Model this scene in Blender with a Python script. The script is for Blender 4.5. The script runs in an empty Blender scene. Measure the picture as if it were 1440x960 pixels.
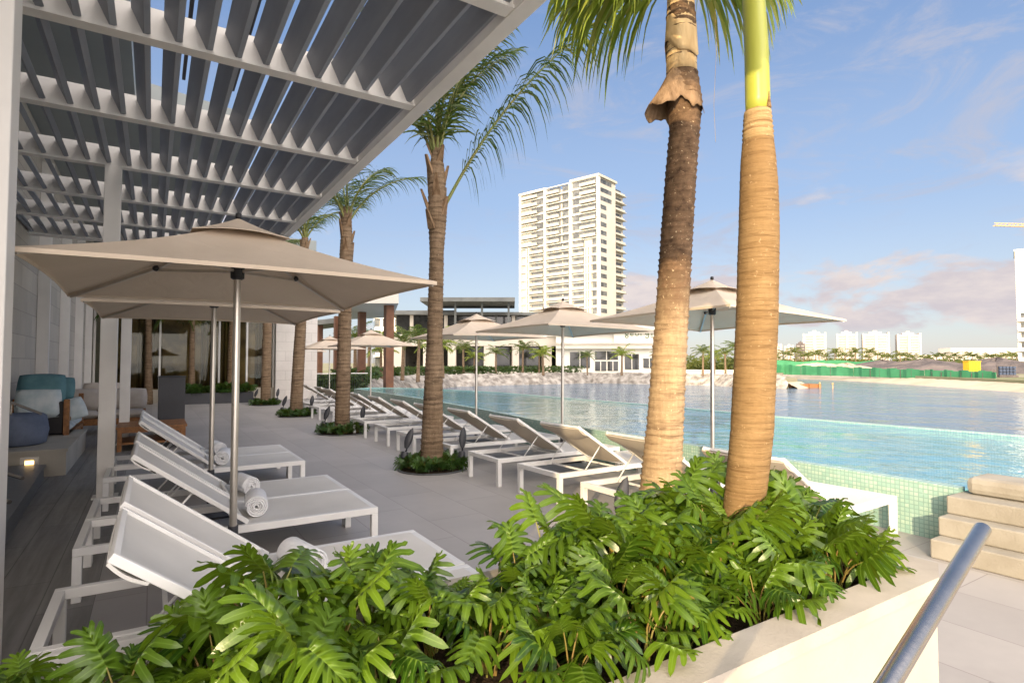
import bpy, math, random
from mathutils import Vector, Matrix, Euler
R = math.radians
PI = math.pi
scn = bpy.context.scene
COL = scn.collection
rnd = random.Random(7)

# ------------------------------------------------------------------ helpers
def link(o, parent=None):
    COL.objects.link(o)
    if parent is not None:
        o.parent = parent
    return o

def T(o, label=None, cat=None, group=None, kind=None):
    if label: o['label'] = label
    if cat: o['category'] = cat
    if group: o['group'] = group
    if kind: o['kind'] = kind
    return o

def empty(name, loc=(0, 0, 0), rz=0.0, label=None, cat=None, group=None):
    o = bpy.data.objects.new(name, None)
    o.empty_display_size = 0.2
    o.location = loc
    o.rotation_euler = (0, 0, rz)
    link(o)
    return T(o, label, cat, group)

def kids(o):
    return [c for c in bpy.data.objects if c.parent == o]

KID = {}
def copy_tree(o, parent=None):
    c = o.copy()
    link(c)
    c.parent = parent
    for ch in KID.get(o.name, ()):
        copy_tree(ch, c)
    return c

def dup(o, loc, rz=0.0, label=None, scale=None, group=None):
    c = copy_tree(o)
    c.location = loc
    c.rotation_euler = (0, 0, rz)
    if scale is not None:
        c.scale = (scale,) * 3 if not isinstance(scale, (tuple, list)) else scale
    if label: c['label'] = label
    if group: c['group'] = group
    return c

class MB:
    """collects geometry that becomes ONE mesh object"""
    def __init__(self):
        self.v, self.f, self.a, self.m = [], [], [], []
    def vert(self, p, a=0.0):
        self.v.append(tuple(p)); self.a.append(a)
        return len(self.v) - 1
    def face(self, idx, m=0):
        self.f.append(tuple(idx)); self.m.append(m)
    def poly(self, pts, m=0):
        self.face([self.vert(p) for p in pts], m)
    def box(self, x0, y0, z0, x1, y1, z1, m=0):
        self.hull([(x0, y0, z0), (x1, y0, z0), (x1, y1, z0), (x0, y1, z0),
                   (x0, y0, z1), (x1, y0, z1), (x1, y1, z1), (x0, y1, z1)], m)
    def hull(self, p, m=0):
        b = len(self.v)
        for q in p: self.vert(q)
        for f in ((0, 3, 2, 1), (4, 5, 6, 7), (0, 1, 5, 4), (1, 2, 6, 5), (2, 3, 7, 6), (3, 0, 4, 7)):
            self.face([b + i for i in f], m)
    def bar(self, p0, p1, w, h, up=(0, 0, 1), m=0):
        """rectangular bar from p0 to p1, w across, h along up"""
        p0, p1 = Vector(p0), Vector(p1)
        d = (p1 - p0).normalized()
        u = Vector(up)
        s = d.cross(u)
        if s.length < 1e-5:
            s = d.cross(Vector((1, 0, 0)))
        s.normalize()
        u = s.cross(d).normalized()
        s *= w / 2; u *= h / 2
        self.hull([p0 - s - u, p1 - s - u, p1 + s - u, p0 + s - u,
                   p0 - s + u, p1 - s + u, p1 + s + u, p0 + s + u], m)
    def tube(self, pts, rad, n=10, cap=True, m=0, attr=0.0):
        pts = [Vector(p) for p in pts]
        if not isinstance(rad, (list, tuple)): rad = [rad] * len(pts)
        rings = []
        ref = None
        for i, p in enumerate(pts):
            a = pts[max(i - 1, 0)]; c = pts[min(i + 1, len(pts) - 1)]
            d = (c - a)
            if d.length < 1e-9: d = Vector((0, 0, 1))
            d.normalize()
            if ref is None:
                ref = Vector((1, 0, 0)) if abs(d.x) < .9 else Vector((0, 1, 0))
            s = (ref - d * ref.dot(d)).normalized()
            t = d.cross(s)
            ref = s
            rings.append([self.vert(p + (s * math.cos(2 * PI * k / n) + t * math.sin(2 * PI * k / n)) * rad[i], attr) for k in range(n)])
        for i in range(len(rings) - 1):
            for k in range(n):
                self.face((rings[i][k], rings[i][(k + 1) % n], rings[i + 1][(k + 1) % n], rings[i + 1][k]), m)
        if cap:
            self.face(list(reversed(rings[0])), m); self.face(rings[-1], m)
    def lathe(self, prof, c=(0, 0), n=24, m=0):
        """prof: (r,z) list"""
        rings = []
        for r, z in prof:
            rings.append([self.vert((c[0] + r * math.cos(2 * PI * k / n), c[1] + r * math.sin(2 * PI * k / n), z)) for k in range(n)])
        for i in range(len(rings) - 1):
            for k in range(n):
                self.face((rings[i][k], rings[i][(k + 1) % n], rings[i + 1][(k + 1) % n], rings[i + 1][k]), m)
        self.face(list(reversed(rings[0])), m); self.face(rings[-1], m)
    def prism(self, poly, z0, z1, m=0):
        n = len(poly)
        b = [self.vert((x, y, z0)) for x, y in poly]
        t = [self.vert((x, y, z1)) for x, y in poly]
        for i in range(n):
            j = (i + 1) % n
            self.face((b[i], b[j], t[j], t[i]), m)
        self.face(list(reversed(b)), m); self.face(t, m)
    def ico(self, c, r, jit=.15, seed=0, sx=1, sy=1, sz=1, nu=10, nv=6, m=0):
        rr = random.Random(seed)
        rows = []
        for j in range(nv + 1):
            th = PI * j / nv
            if j in (0, nv):
                rows.append([self.vert((c[0], c[1], c[2] + r * sz * math.cos(th)))])
            else:
                row = []
                for i in range(nu):
                    k = r * (1 + rr.uniform(-jit, jit))
                    ph = 2 * PI * i / nu
                    row.append(self.vert((c[0] + k * sx * math.sin(th) * math.cos(ph), c[1] + k * sy * math.sin(th) * math.sin(ph), c[2] + k * sz * math.cos(th))))
                rows.append(row)
        for i in range(nu):
            j = (i + 1) % nu
            self.face((rows[0][0], rows[1][i], rows[1][j]), m)
            for q in range(1, nv - 1):
                self.face((rows[q][i], rows[q + 1][i], rows[q + 1][j], rows[q][j]), m)
            self.face((rows[nv - 1][i], rows[nv][0], rows[nv - 1][j]), m)
    def xform(self, M):
        self.v = [tuple(M @ Vector(p)) for p in self.v]
        return self
    def build(self, name, mat, parent=None, loc=None, smooth=False, bevel=0.0, attr=False, ang=None):
        me = bpy.data.meshes.new(name)
        vs = self.v
        if loc is not None:
            vs = [(x - loc[0], y - loc[1], z - loc[2]) for x, y, z in vs]
        me.from_pydata(vs, [], self.f)
        mats = mat if isinstance(mat, (list, tuple)) else [mat]
        for mm in mats: me.materials.append(mm)
        if len(mats) > 1:
            for p, k in zip(me.polygons, self.m): p.material_index = k
        if attr:
            at = me.attributes.new('rib', 'FLOAT', 'POINT')
            at.data.foreach_set('value', self.a)
        if smooth:
            me.polygons.foreach_set('use_smooth', [True] * len(me.polygons))
        me.update()
        o = bpy.data.objects.new(name, me)
        if loc is not None and parent is None: o.location = loc
        link(o, parent)
        if parent is not None:
            KID.setdefault(parent.name, []).append(o)
        if bevel:
            b = o.modifiers.new('bevel', 'BEVEL'); b.width = bevel; b.segments = 2; b.limit_method = 'ANGLE'
        if ang is not None:
            try:
                me.set_sharp_from_angle(angle=R(ang))
            except Exception:
                pass
        return o

# ------------------------------------------------------------------ materials
class NT:
    def __init__(self, name):
        self.mat = bpy.data.materials.new(name)
        self.mat.use_nodes = True
        self.t = self.mat.node_tree
        self.t.nodes.clear()
        self.out = self.n('ShaderNodeOutputMaterial')
    def n(self, typ, **kw):
        nd = self.t.nodes.new(typ)
        for k, v in kw.items():
            if k.startswith('i_'):
                key = k[2:].replace('_', ' ')
                nd.inputs[key].default_value = v
            else:
                setattr(nd, k, v)
        return nd
    def l(self, a, b): self.t.links.new(a, b)
    def ramp(self, fac, stops):
        r = self.n('ShaderNodeValToRGB')
        while len(r.color_ramp.elements) < len(stops): r.color_ramp.elements.new(.5)
        for e, (p, c) in zip(r.color_ramp.elements, stops):
            e.position = p
            e.color = (*c, 1) if not isinstance(c, (int, float)) else (c, c, c, 1)
        self.l(fac, r.inputs['Fac'])
        return r.outputs['Color']
    def math(self, op, a, b=None, c=None, clamp=False):
        m = self.n('ShaderNodeMath', operation=op, use_clamp=clamp)
        for i, x in enumerate((a, b, c)):
            if x is None: continue
            if isinstance(x, (int, float)): m.inputs[i].default_value = x
            else: self.l(x, m.inputs[i])
        return m.outputs[0]
    def mix(self, f, a, b, mode='MIX'):
        m = self.n('ShaderNodeMix', data_type='RGBA', blend_type=mode)
        for i, x in ((0, f), (6, a), (7, b)):
            if isinstance(x, (int, float)): m.inputs[i].default_value = x
            elif isinstance(x, tuple): m.inputs[i].default_value = (*x, 1) if len(x) == 3 else x
            else: self.l(x, m.inputs[i])
        return m.outputs[2]
    def coord(self, kind='Object', scale=(1, 1, 1), rot=(0, 0, 0), world=False):
        if world:
            src = self.n('ShaderNodeNewGeometry').outputs['Position']
        else:
            src = self.n('ShaderNodeTexCoord').outputs[kind]
        mp = self.n('ShaderNodeMapping')
        mp.inputs['Scale'].default_value = scale
        mp.inputs['Rotation'].default_value = rot
        self.l(src, mp.inputs['Vector'])
        return mp.outputs[0]
    def noise(self, vec, scale, detail=4, rough=.55, dist=0):
        n = self.n('ShaderNodeTexNoise')
        n.inputs['Scale'].default_value = scale
        n.inputs['Detail'].default_value = detail
        n.inputs['Roughness'].default_value = rough
        n.inputs['Distortion'].default_value = dist
        self.l(vec, n.inputs['Vector'])
        return n.outputs['Fac']
    def bsdf(self, col, rough=.5, spec=.5, metal=0, bump=None, bstr=.2, bdist=.01):
        b = self.n('ShaderNodeBsdfPrincipled')
        if isinstance(col, tuple): b.inputs['Base Color'].default_value = (*col, 1)
        else: self.l(col, b.inputs['Base Color'])
        if isinstance(rough, (int, float)): b.inputs['Roughness'].default_value = rough
        else: self.l(rough, b.inputs['Roughness'])
        b.inputs['Specular IOR Level'].default_value = spec
        b.inputs['Metallic'].default_value = metal
        if bump is not None:
            bp = self.n('ShaderNodeBump')
            bp.inputs['Strength'].default_value = bstr
            bp.inputs['Distance'].default_value = bdist
            self.l(bump, bp.inputs['Height'])
            self.l(bp.outputs[0], b.inputs['Normal'])
        return b
    def done(self, sh):
        self.l(sh.outputs[0] if hasattr(sh, 'outputs') else sh, self.out.inputs['Surface'])
        return self.mat

def plain(name, c1, c2=None, scale=4, rough=.5, spec=.4, metal=0, bstr=.15, bscale=None, bdist=.01, st=(1, 1, 1), world=False, lo=.35, hi=.65):
    t = NT(name)
    if c2 is None: c2 = tuple(x * .82 for x in c1)
    v = t.coord(scale=st, world=world)
    f = t.noise(v, scale)
    col = t.ramp(f, [(lo, c2), (hi, c1)])
    bf = t.noise(v, bscale or scale * 6, 5)
    return t.done(t.bsdf(col, rough, spec, metal, bf, bstr, bdist))

def transl(name, c1, c2, tr=.35, rough=.45, rib=None, island=True, spec=.4, tcol=None):
    t = NT(name)
    if island:
        f = t.n('ShaderNodeNewGeometry').outputs['Random Per Island']
    else:
        f = t.noise(t.coord(), 3)
    v = t.coord()
    f2 = t.noise(v, 6)
    ff = t.math('ADD', t.math('MULTIPLY', f, .7), t.math('MULTIPLY', f2, .3))
    col = t.ramp(ff, [(.12, c1), (.8, c2)] if not isinstance(c1, list) else c1)
    if rib:
        at = t.n('ShaderNodeAttribute', attribute_name='rib').outputs['Fac']
        rf = t.ramp(at, [(.86, 0.0), (.99, .7)])
        col = t.mix(rf, col, rib)
    b = t.bsdf(col, rough, spec, 0, t.noise(v, 30), .12, .01)
    if tr:
        tb = t.n('ShaderNodeBsdfTranslucent')
        tc = t.mix(1.0, col, tcol or (1.0, .95, .35), 'MULTIPLY') if False else t.mix(.5, col, tcol or (.35, .42, .04))
        t.l(tc, tb.inputs['Color'])
        mx = t.n('ShaderNodeMixShader'); mx.inputs[0].default_value = tr
        t.l(b.outputs[0], mx.inputs[1]); t.l(tb.outputs[0], mx.inputs[2])
        return t.done(mx)
    return t.done(b)

def tiles(name, bw, rh, mortar, c1, c2, cm, axes='xy', rough=.45, offset=.5, bstr=.3, var=.25, grain=None, spec=.4, world=True):
    t = NT(name)
    pos = t.n('ShaderNodeNewGeometry').outputs['Position'] if world else t.n('ShaderNodeTexCoord').outputs['Object']
    sp = t.n('ShaderNodeSeparateXYZ'); t.l(pos, sp.inputs[0])
    cb = t.n('ShaderNodeCombineXYZ')
    t.l(sp.outputs['xyz'.index(axes[0])], cb.inputs[0]); t.l(sp.outputs['xyz'.index(axes[1])], cb.inputs[1])
    br = t.n('ShaderNodeTexBrick', offset=offset, squash=1.0)
    br.inputs['Scale'].default_value = 1
    br.inputs['Brick Width'].default_value = bw
    br.inputs['Row Height'].default_value = rh
    br.inputs['Mortar Size'].default_value = mortar
    br.inputs['Mortar Smooth'].default_value = .1
    br.inputs['Color1'].default_value = (*c1, 1); br.inputs['Color2'].default_value = (*c2, 1); br.inputs['Mortar'].default_value = (*cm, 1)
    t.l(cb.outputs[0], br.inputs['Vector'])
    n1 = t.noise(pos, 1.3, 5)
    n2 = t.noise(pos, 14, 5)
    k = t.math('ADD', t.math('MULTIPLY', n1, var), t.math('MULTIPLY', n2, var * .5))
    k = t.math('ADD', k, 1 - var * .75)
    col = t.mix(1.0, br.outputs['Color'], t.n('ShaderNodeCombineColor').outputs[0], 'MULTIPLY') if False else None
    vm = t.n('ShaderNodeVectorMath', operation='SCALE')
    t.l(br.outputs['Color'], vm.inputs[0]); t.l(k, vm.inputs['Scale'])
    col = vm.outputs[0]
    if grain:
        mp = t.n('ShaderNodeMapping'); mp.inputs['Scale'].default_value = grain
        t.l(pos, mp.inputs['Vector'])
        g = t.noise(mp.outputs[0], 1, 6, .6, .4)
        g2 = t.ramp(g, [(.3, .62), (.7, 1.15)])
        col = t.mix(1.0, col, g2, 'MULTIPLY')
    ro = t.math('ADD', t.math('MULTIPLY', n2, .2), rough - .1)
    h = t.math('SUBTRACT', t.math('MULTIPLY', n2, .3), br.outputs['Fac'])
    return t.done(t.bsdf(col, ro, spec, 0, h, bstr, .004))

M = {}
M['deck'] = tiles('deck_tile', 1.2, .6, .004, (.37, .35, .335), (.32, .302, .29), (.24, .22, .21), 'yx', .5, .5, .3, .34)
M['plank'] = tiles('plank_tile', 1.8, .3, .004, (.25, .24, .225), (.21, .20, .19), (.12, .115, .11), 'yx', .5, .37, .25, .25, grain=(14, .9, 1))
M['white'] = plain('white_metal', (.80, .79, .77), (.74, .73, .71), 3, .35, .45, bstr=.03)
def fabric(name, c1, c2, tr):
    t = NT(name); v = t.coord()
    f = t.noise(v, 2.5); wv = t.noise(v, 260, 3)
    wr = t.noise(v, 7, 3, .5, .6)
    col = t.ramp(f, [(.3, c2), (.7, c1)])
    b = t.bsdf(col, .8, .15, 0, t.math('ADD', t.math('MULTIPLY', wv, .15), t.math('MULTIPLY', wr, 1.0)), .3, .012)
    tb = t.n('ShaderNodeBsdfTranslucent'); t.l(col, tb.inputs['Color'])
    mx = t.n('ShaderNodeMixShader'); mx.inputs[0].default_value = tr
    t.l(b.outputs[0], mx.inputs[1]); t.l(tb.outputs[0], mx.inputs[2])
    return t.done(mx)
M['sling'] = fabric('sling_mesh', (.80, .78, .74), (.73, .71, .67), .18)
M['sling_shade'] = fabric('shaded_sling_mesh', (.70, .63, .53), (.62, .555, .465), .30)  # same sling as the left row, its shade put into a darker beige
M['towel'] = plain('towel_terry', (.86, .86, .86), (.78, .78, .79), 18, .95, .1, bstr=.7, bscale=160, bdist=.006)
M['canvas'] = None
def canvas():
    t = NT('parasol_canvas')
    v = t.coord()
    f = t.noise(v, 2.2)
    col = t.ramp(f, [(.3, (.69, .585, .465)), (.7, (.74, .63, .51))])
    wr = t.noise(t.coord(scale=(1, 1, .2)), 5.5, 3, .5, .8)
    b = t.bsdf(col, .85, .15, 0, wr, .35, .03)
    tb = t.n('ShaderNodeBsdfTranslucent'); t.l(col, tb.inputs['Color'])
    mx = t.n('ShaderNodeMixShader'); mx.inputs[0].default_value = .22
    t.l(b.outputs[0], mx.inputs[1]); t.l(tb.outputs[0], mx.inputs[2])
    return t.done(mx)
M['canvas'] = canvas()
M['alu'] = plain('brushed_aluminium', (.62, .58, .52), (.55, .51, .46), 6, .32, .5, .85, bstr=.02)
M['steel'] = plain('stainless_steel', (.62, .57, .51), (.54, .50, .45), 9, .26, .5, 1, bstr=.06, bscale=40, st=(1, 1, 1))
M['black'] = plain('black_plastic', (.025, .025, .028), None, 8, .5, .4, bstr=.05)
M['charcoal'] = plain('charcoal_paint', (.045, .047, .055), (.035, .036, .042), 2, .45, .4, bstr=.04)
M['louvre'] = plain('louvre_grey', (.26, .28, .315), (.20, .215, .245), 5, .55, .35, bstr=.1, st=(1, .15, 1))
M['perg'] = plain('pergola_white', (.72, .70, .665), (.66, .64, .61), 2.5, .45, .4, bstr=.04)
M['stone'] = tiles('stone_block', 1.1, .42, .008, (.50, .46, .40), (.42, .39, .345), (.33, .30, .27), 'yz', .8, .5, .5, .4)
M['stonex'] = tiles('stone_block_x', 1.1, .42, .008, (.62, .58, .54), (.56, .53, .49), (.45, .42, .39), 'xz', .8, .5, .4, .3)
M['plaster'] = plain('white_plaster', (.44, .405, .34), (.36, .33, .275), 1.2, .8, .2, bstr=.18, bscale=40)
M['capstone'] = plain('cap_stone', (.47, .425, .36), (.36, .325, .275), 2.5, .8, .2, bstr=.2, bscale=70)
M['concrete'] = plain('cast_stone', (.36, .335, .285), (.285, .26, .215), 3, .8, .2, bstr=.35, bscale=60, world=True)
M['mosaic'] = tiles('mosaic_tile', .04, .04, .004, (.30, .48, .42), (.42, .56, .48), (.24, .38, .33), 'yz', .25, 0, .4, .3, spec=.5)
M['mosaicx'] = tiles('mosaic_tile_x', .05, .05, .006, (.26, .50, .44), (.42, .62, .52), (.60, .66, .58), 'xz', .25, 0, .4, .3, spec=.5)
M['poolfloor'] = tiles('pool_floor_tile', .3, .3, .006, (.29, .55, .68), (.33, .60, .71), (.40, .64, .74), 'xy', .4, 0, .2, .2)
M['wood'] = plain('teak_wood', (.30, .135, .045), (.19, .08, .028), 3, .5, .35, bstr=.15, st=(6, 1, 6))
M['rust'] = plain('rust_column', (.19, .085, .045), (.13, .06, .033), 3, .6, .3, bstr=.15)
M['wicker'] = tiles('dark_wicker', .03, .015, .003, (.035, .03, .03), (.05, .042, .04), (.008, .008, .008), 'xz', .6, .5, .8, .3, world=False)
M['cush'] = plain('beige_cushion', (.46, .41, .36), (.39, .345, .30), 4, .9, .1, bstr=.2, bscale=90)
M['teal'] = plain('teal_cushion', (.13, .25, .27), (.08, .17, .20), 3, .9, .1, bstr=.2, bscale=90)
M['palecush'] = plain('pale_cushion', (.58, .62, .62), (.40, .48, .50), 5, .9, .1, bstr=.2, bscale=90)
M['bluebag'] = plain('slate_blue_fabric', (.17, .20, .27), (.12, .145, .20), 4, .9, .1, bstr=.25, bscale=70)
M['granite'] = plain('grey_granite', (.12, .125, .135), (.09, .095, .10), 20, .35, .5, bstr=.05)
M['soil'] = plain('planting_soil', (.055, .038, .026), (.025, .018, .013), 14, .95, .1, bstr=.8, bscale=60, bdist=.03)
M['rock'] = plain('rock_revetment', (.40, .37, .33), (.17, .15, .13), 1.6, .9, .2, bstr=.8, bscale=3, bdist=.2, world=True)
M['sand'] = plain('sand', (.46, .40, .31), (.38, .325, .245), .3, .95, .1, bstr=.3, bscale=2, world=True)
M['land'] = plain('land_ground', (.30, .27, .20), (.16, .17, .085), .06, .95, .1, bstr=.3, bscale=1, world=True)
M['lawn'] = plain('lawn_green', (.075, .12, .025), (.045, .08, .018), .8, .95, .1, bstr=.8, bscale=12, bdist=.1, world=True)
M['mall'] = plain('mall_plaster', (.62, .57, .49), (.53, .48, .41), .4, .8, .2, bstr=.1, world=True)
M['mallw'] = plain('mall_white', (.80, .76, .68), (.74, .70, .62), .4, .7, .2, bstr=.1, world=True)
M['steelroof'] = plain('roof_grey', (.17, .175, .165), (.12, .125, .12), .6, .6, .3, bstr=.1, world=True)
M['darkglass'] = plain('dark_glass', (.035, .035, .033), (.015, .016, .016), 1.4, .08, .6, bstr=.0, world=True)
M['tower'] = plain('tower_white', (.58, .57, .54), (.53, .52, .49), .1, .7, .2, bstr=.05, world=True)
M['tower2'] = plain('tower_cream', (.47, .445, .39), (.41, .39, .34), .2, .7, .2, bstr=.05, world=True)
M['twin'] = plain('tower_window', (.13, .135, .13), (.05, .055, .055), .45, .15, .5, bstr=0, world=True, lo=.42, hi=.6)
M['farw'] = plain('far_tower_white', (.52, .47, .42), (.46, .42, .38), .05, .8, .2, bstr=0, world=True)
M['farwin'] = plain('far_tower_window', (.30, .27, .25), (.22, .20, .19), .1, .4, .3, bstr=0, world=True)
M['green'] = plain('green_netting', (.06, .24, .12), (.04, .18, .085), .5, .8, .2, bstr=.3, bscale=3, world=True)
M['mound'] = plain('dark_spoil', (.14, .12, .115), (.09, .08, .08), .3, .95, .1, bstr=.6, bscale=1.5, bdist=.3, world=True)
M['yellow'] = plain('yellow_paint', (.75, .42, .02), None, 2, .5, .4, bstr=.03)
M['crane'] = plain('crane_paint', (.62, .36, .16), None, 2, .5, .4, bstr=.03)
M['bluepanel'] = plain('blue_panel', (.05, .07, .12), None, 2, .4, .4, bstr=.03)
M['signgreen'] = plain('sign_green', (.10, .17, .05), None, 2, .5, .4, bstr=.02)
M['curtain'] = plain('brown_curtain', (.26, .18, .095), (.15, .10, .05), 1.5, .9, .1, bstr=.3, st=(8, 8, .3))
M['roomwall'] = plain('room_wall', (.55, .36, .16), (.12, .085, .05), .9, .8, .2, bstr=.1)  # warm reflections in the glass put into the wall's golden colour
M['soffit'] = plain('soffit_grey', (.30, .325, .32), (.26, .285, .28), .5, .6, .3, bstr=.05)
# leaves
LEAF = transl('philodendron_leaf', (.016, .058, .005), (.11, .19, .011), .26, .30, rib=(.17, .28, .04), spec=.42, tcol=(.42, .52, .02))
OLDLEAF = transl('yellowed_leaf', (.34, .23, .04), (.46, .33, .06), .3, .5)
STEM = plain('leaf_stalk', (.20, .22, .05), (.22, .13, .04), 5, .5, .4, bstr=.1)
PALML = transl('palm_leaflet', [(.05, (.035, .065, .012)), (.55, (.07, .115, .018)), (.8, (.14, .15, .03)), (.97, (.30, .20, .06))], None, .3, .4, tcol=(.22, .30, .03))
PALML5 = transl('palm_leaflet_young', [(.05, (.10, .16, .015)), (.5, (.22, .30, .03)), (.8, (.34, .34, .06)), (.95, (.50, .38, .14))], None, .3, .4, tcol=(.30, .36, .04))
RACHIS = plain('palm_rachis', (.15, .19, .045), (.22, .20, .06), 2, .4, .4, bstr=.05)
SHRUB = transl('shrub_leaf', (.018, .055, .012), (.05, .11, .02), .25, .35, spec=.5)
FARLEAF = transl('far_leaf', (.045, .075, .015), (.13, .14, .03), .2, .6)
HEDGE = transl('hedge_leaf', (.02, .05, .012), (.05, .09, .02), .2, .5)

def trunk_mat(name, c1, c2, c3, rs, sharp=.5, amp=.5, upper=None, dist=1.6, fine=False):
    t = NT(name)
    v = t.coord()
    w = t.n('ShaderNodeTexWave', wave_type='BANDS', bands_direction='Z', wave_profile='SAW')
    w.inputs['Scale'].default_value = rs
    w.inputs['Distortion'].default_value = dist
    w.inputs['Detail'].default_value = 3
    w.inputs['Detail Scale'].default_value = 2.0
    t.l(v, w.inputs['Vector'])
    n = t.noise(v, 3.5, 5)
    vs = t.n('ShaderNodeMapping'); vs.inputs['Scale'].default_value = (24, 24, 3)
    t.l(v, vs.inputs['Vector'])
    n2 = t.noise(vs.outputs[0], 1.5, 6, .7)
    fr_ = t.n('ShaderNodeMapping'); fr_.inputs['Scale'].default_value = (3, 3, 55 if fine else 26)
    t.l(v, fr_.inputs['Vector'])
    n3 = t.noise(fr_.outputs[0], 1.2, 6, .7, .5)          # thin irregular horizontal scars
    n4 = t.noise(v, 42, 3, .6)                             # lichen specks
    n5 = t.noise(v, 9, 5, .65)
    col = t.ramp(n, [(.3, c2), (.7, c1)])
    col = t.mix(t.ramp(n5, [(.40, .55), (.60, 0.0)]), col, c2)
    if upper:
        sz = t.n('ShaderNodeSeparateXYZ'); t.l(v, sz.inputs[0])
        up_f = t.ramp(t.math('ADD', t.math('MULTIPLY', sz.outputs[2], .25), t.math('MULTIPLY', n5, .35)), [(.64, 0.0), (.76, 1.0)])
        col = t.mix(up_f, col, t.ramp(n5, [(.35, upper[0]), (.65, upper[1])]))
    wv = t.ramp(w.outputs['Fac'], [(.0, 1.0), (.10, .2), (.5, 0.0)])
    col = t.mix(t.math('MULTIPLY', wv, amp), col, c3)
    col = t.mix(t.ramp(n3, [(.34, .75), (.50, 0.0)]), col, c3)
    col = t.mix(t.ramp(n2, [(.30, .40 if not fine else .15), (.55, 0.0)]), col, c3)
    col = t.mix(t.ramp(n4, [(.64, 0.0), (.70, .5)]), col, tuple(min(.8, x * 1.5 + .08) for x in c1))
    h = t.math('ADD', t.math('MULTIPLY', n3, 1.0), t.math('MULTIPLY', n5, .6))
    return t.done(t.bsdf(col, .88, .15, 0, h, .8, .018))
M['trunk'] = trunk_mat('palm_bark', (.30, .215, .14), (.19, .13, .08), (.05, .032, .02), 3.2)
M['trunk5'] = trunk_mat('pale_palm_bark', (.50, .37, .215), (.36, .25, .145), (.15, .095, .055), 2.2, amp=.3, upper=((.055, .033, .02), (.21, .13, .075)))  # brown upper bark, with some frond shade put into its colour
M['trunk6'] = trunk_mat('ringed_palm_bark', (.335, .22, .105), (.26, .16, .07), (.15, .085, .035), 16.0, amp=.16, dist=.5, fine=True)
M['neck'] = trunk_mat('neck_bark', (.55, .40, .22), (.42, .28, .13), (.17, .09, .035), 12.0, amp=.3, dist=.4, fine=True)
M['boot'] = plain('palm_fibre', (.30, .20, .12), (.13, .08, .045), 5, .9, .15, bstr=.7, bscale=30, st=(3, 3, .6))
M['palesheath'] = plain('pale_sheath', (.62, .45, .24), (.48, .32, .15), 4, .8, .2, bstr=.4, bscale=25, st=(3, 3, .5))
M['shaft'] = plain('green_crownshaft', (.44, .45, .08), (.36, .39, .05), 2, .35, .45, bstr=.05, st=(3, 3, .4))

def water_mat(name, deep, bump_s, bump_d, clear, rough=.03, sc=(1, 1, 1), refl=1.0):
    t = NT(name)
    v = t.coord(world=True, scale=sc)
    n1 = t.noise(v, bump_s, 4, .6, .6)
    n2 = t.noise(v, bump_s * .22, 3, .5, .3)
    h = t.math('ADD', t.math('MULTIPLY', n1, .55), t.math('MULTIPLY', n2, 1.2))
    bp = t.n('ShaderNodeBump'); bp.inputs['Strength'].default_value = 1.0; bp.inputs['Distance'].default_value = bump_d
    t.l(h, bp.inputs['Height'])
    gl = t.n('ShaderNodeBsdfGlossy'); gl.inputs['Roughness'].default_value = rough
    gl.inputs['Color'].default_value = (.95, .97, 1, 1)
    t.l(bp.outputs[0], gl.inputs['Normal'])
    fr = t.n('ShaderNodeFresnel'); fr.inputs['IOR'].default_value = 1.33
    t.l(bp.outputs[0], fr.inputs['Normal'])
    if clear:
        base = t.n('ShaderNodeBsdfTransparent'); base.inputs['Color'].default_value = (*deep, 1)
    else:
        base = t.n('ShaderNodeBsdfDiffuse'); base.inputs['Color'].default_value = (*deep, 1)
    mx = t.n('ShaderNodeMixShader')
    t.l(t.math('MULTIPLY', fr.outputs[0], refl), mx.inputs[0]); t.l(base.outputs[0], mx.inputs[1]); t.l(gl.outputs[0], mx.inputs[2])
    return t.done(mx)
M['pool'] = water_mat('pool_water_surface', (.50, .86, .95), 3.2, .06, True, refl=.65)
M['lake'] = water_mat('lake_water_surface', (.10, .165, .235), .9, .13, False, .08, refl=.8)
def glass_mat():
    t = NT('window_glass')
    gl = t.n('ShaderNodeBsdfGlossy'); gl.inputs['Roughness'].default_value = .02
    tr = t.n('ShaderNodeBsdfTransparent'); tr.inputs['Color'].default_value = (.78, .80, .72, 1)
    fr = t.n('ShaderNodeFresnel'); fr.inputs['IOR'].default_value = 1.32
    mx = t.n('ShaderNodeMixShader')
    t.l(fr.outputs[0], mx.inputs[0]); t.l(tr.outputs[0], mx.inputs[1]); t.l(gl.outputs[0], mx.inputs[2])
    return t.done(mx)
M['glass'] = glass_mat()
def emit(name, c, s):
    t = NT(name)
    e = t.n('ShaderNodeEmission'); e.inputs[0].default_value = (*c, 1); e.inputs[1].default_value = s
    return t.done(e)
M['lamp'] = emit('step_lamp_glow', (1.0, .62, .22), 2.2)

# ------------------------------------------------------------------ camera, sun, sky
YAW = math.atan(505 / 803.); PIT = math.atan(30 / 803.)
cam = bpy.data.cameras.new('camera'); co = bpy.data.objects.new('camera', cam); link(co)
co.location = (0, 0, 1.6); co.rotation_euler = (PI / 2 + PIT, 0, -YAW)
cam.sensor_width = 36; cam.lens = 803 / 1440 * 36; cam.clip_end = 6000; cam.clip_start = .05
scn.camera = co
EL, AZ = 15.0, 228.0
sd = Vector((math.sin(R(AZ)) * math.cos(R(EL)), math.cos(R(AZ)) * math.cos(R(EL)), math.sin(R(EL))))
sun = bpy.data.lights.new('sun', 'SUN'); sun.energy = 2.2; sun.angle = R(.6); sun.color = (1, .77, .47)
so = bpy.data.objects.new('sun', sun); link(so); so.rotation_euler = (-sd).to_track_quat('-Z', 'Y').to_euler(); so.location = sd * 60

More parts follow.
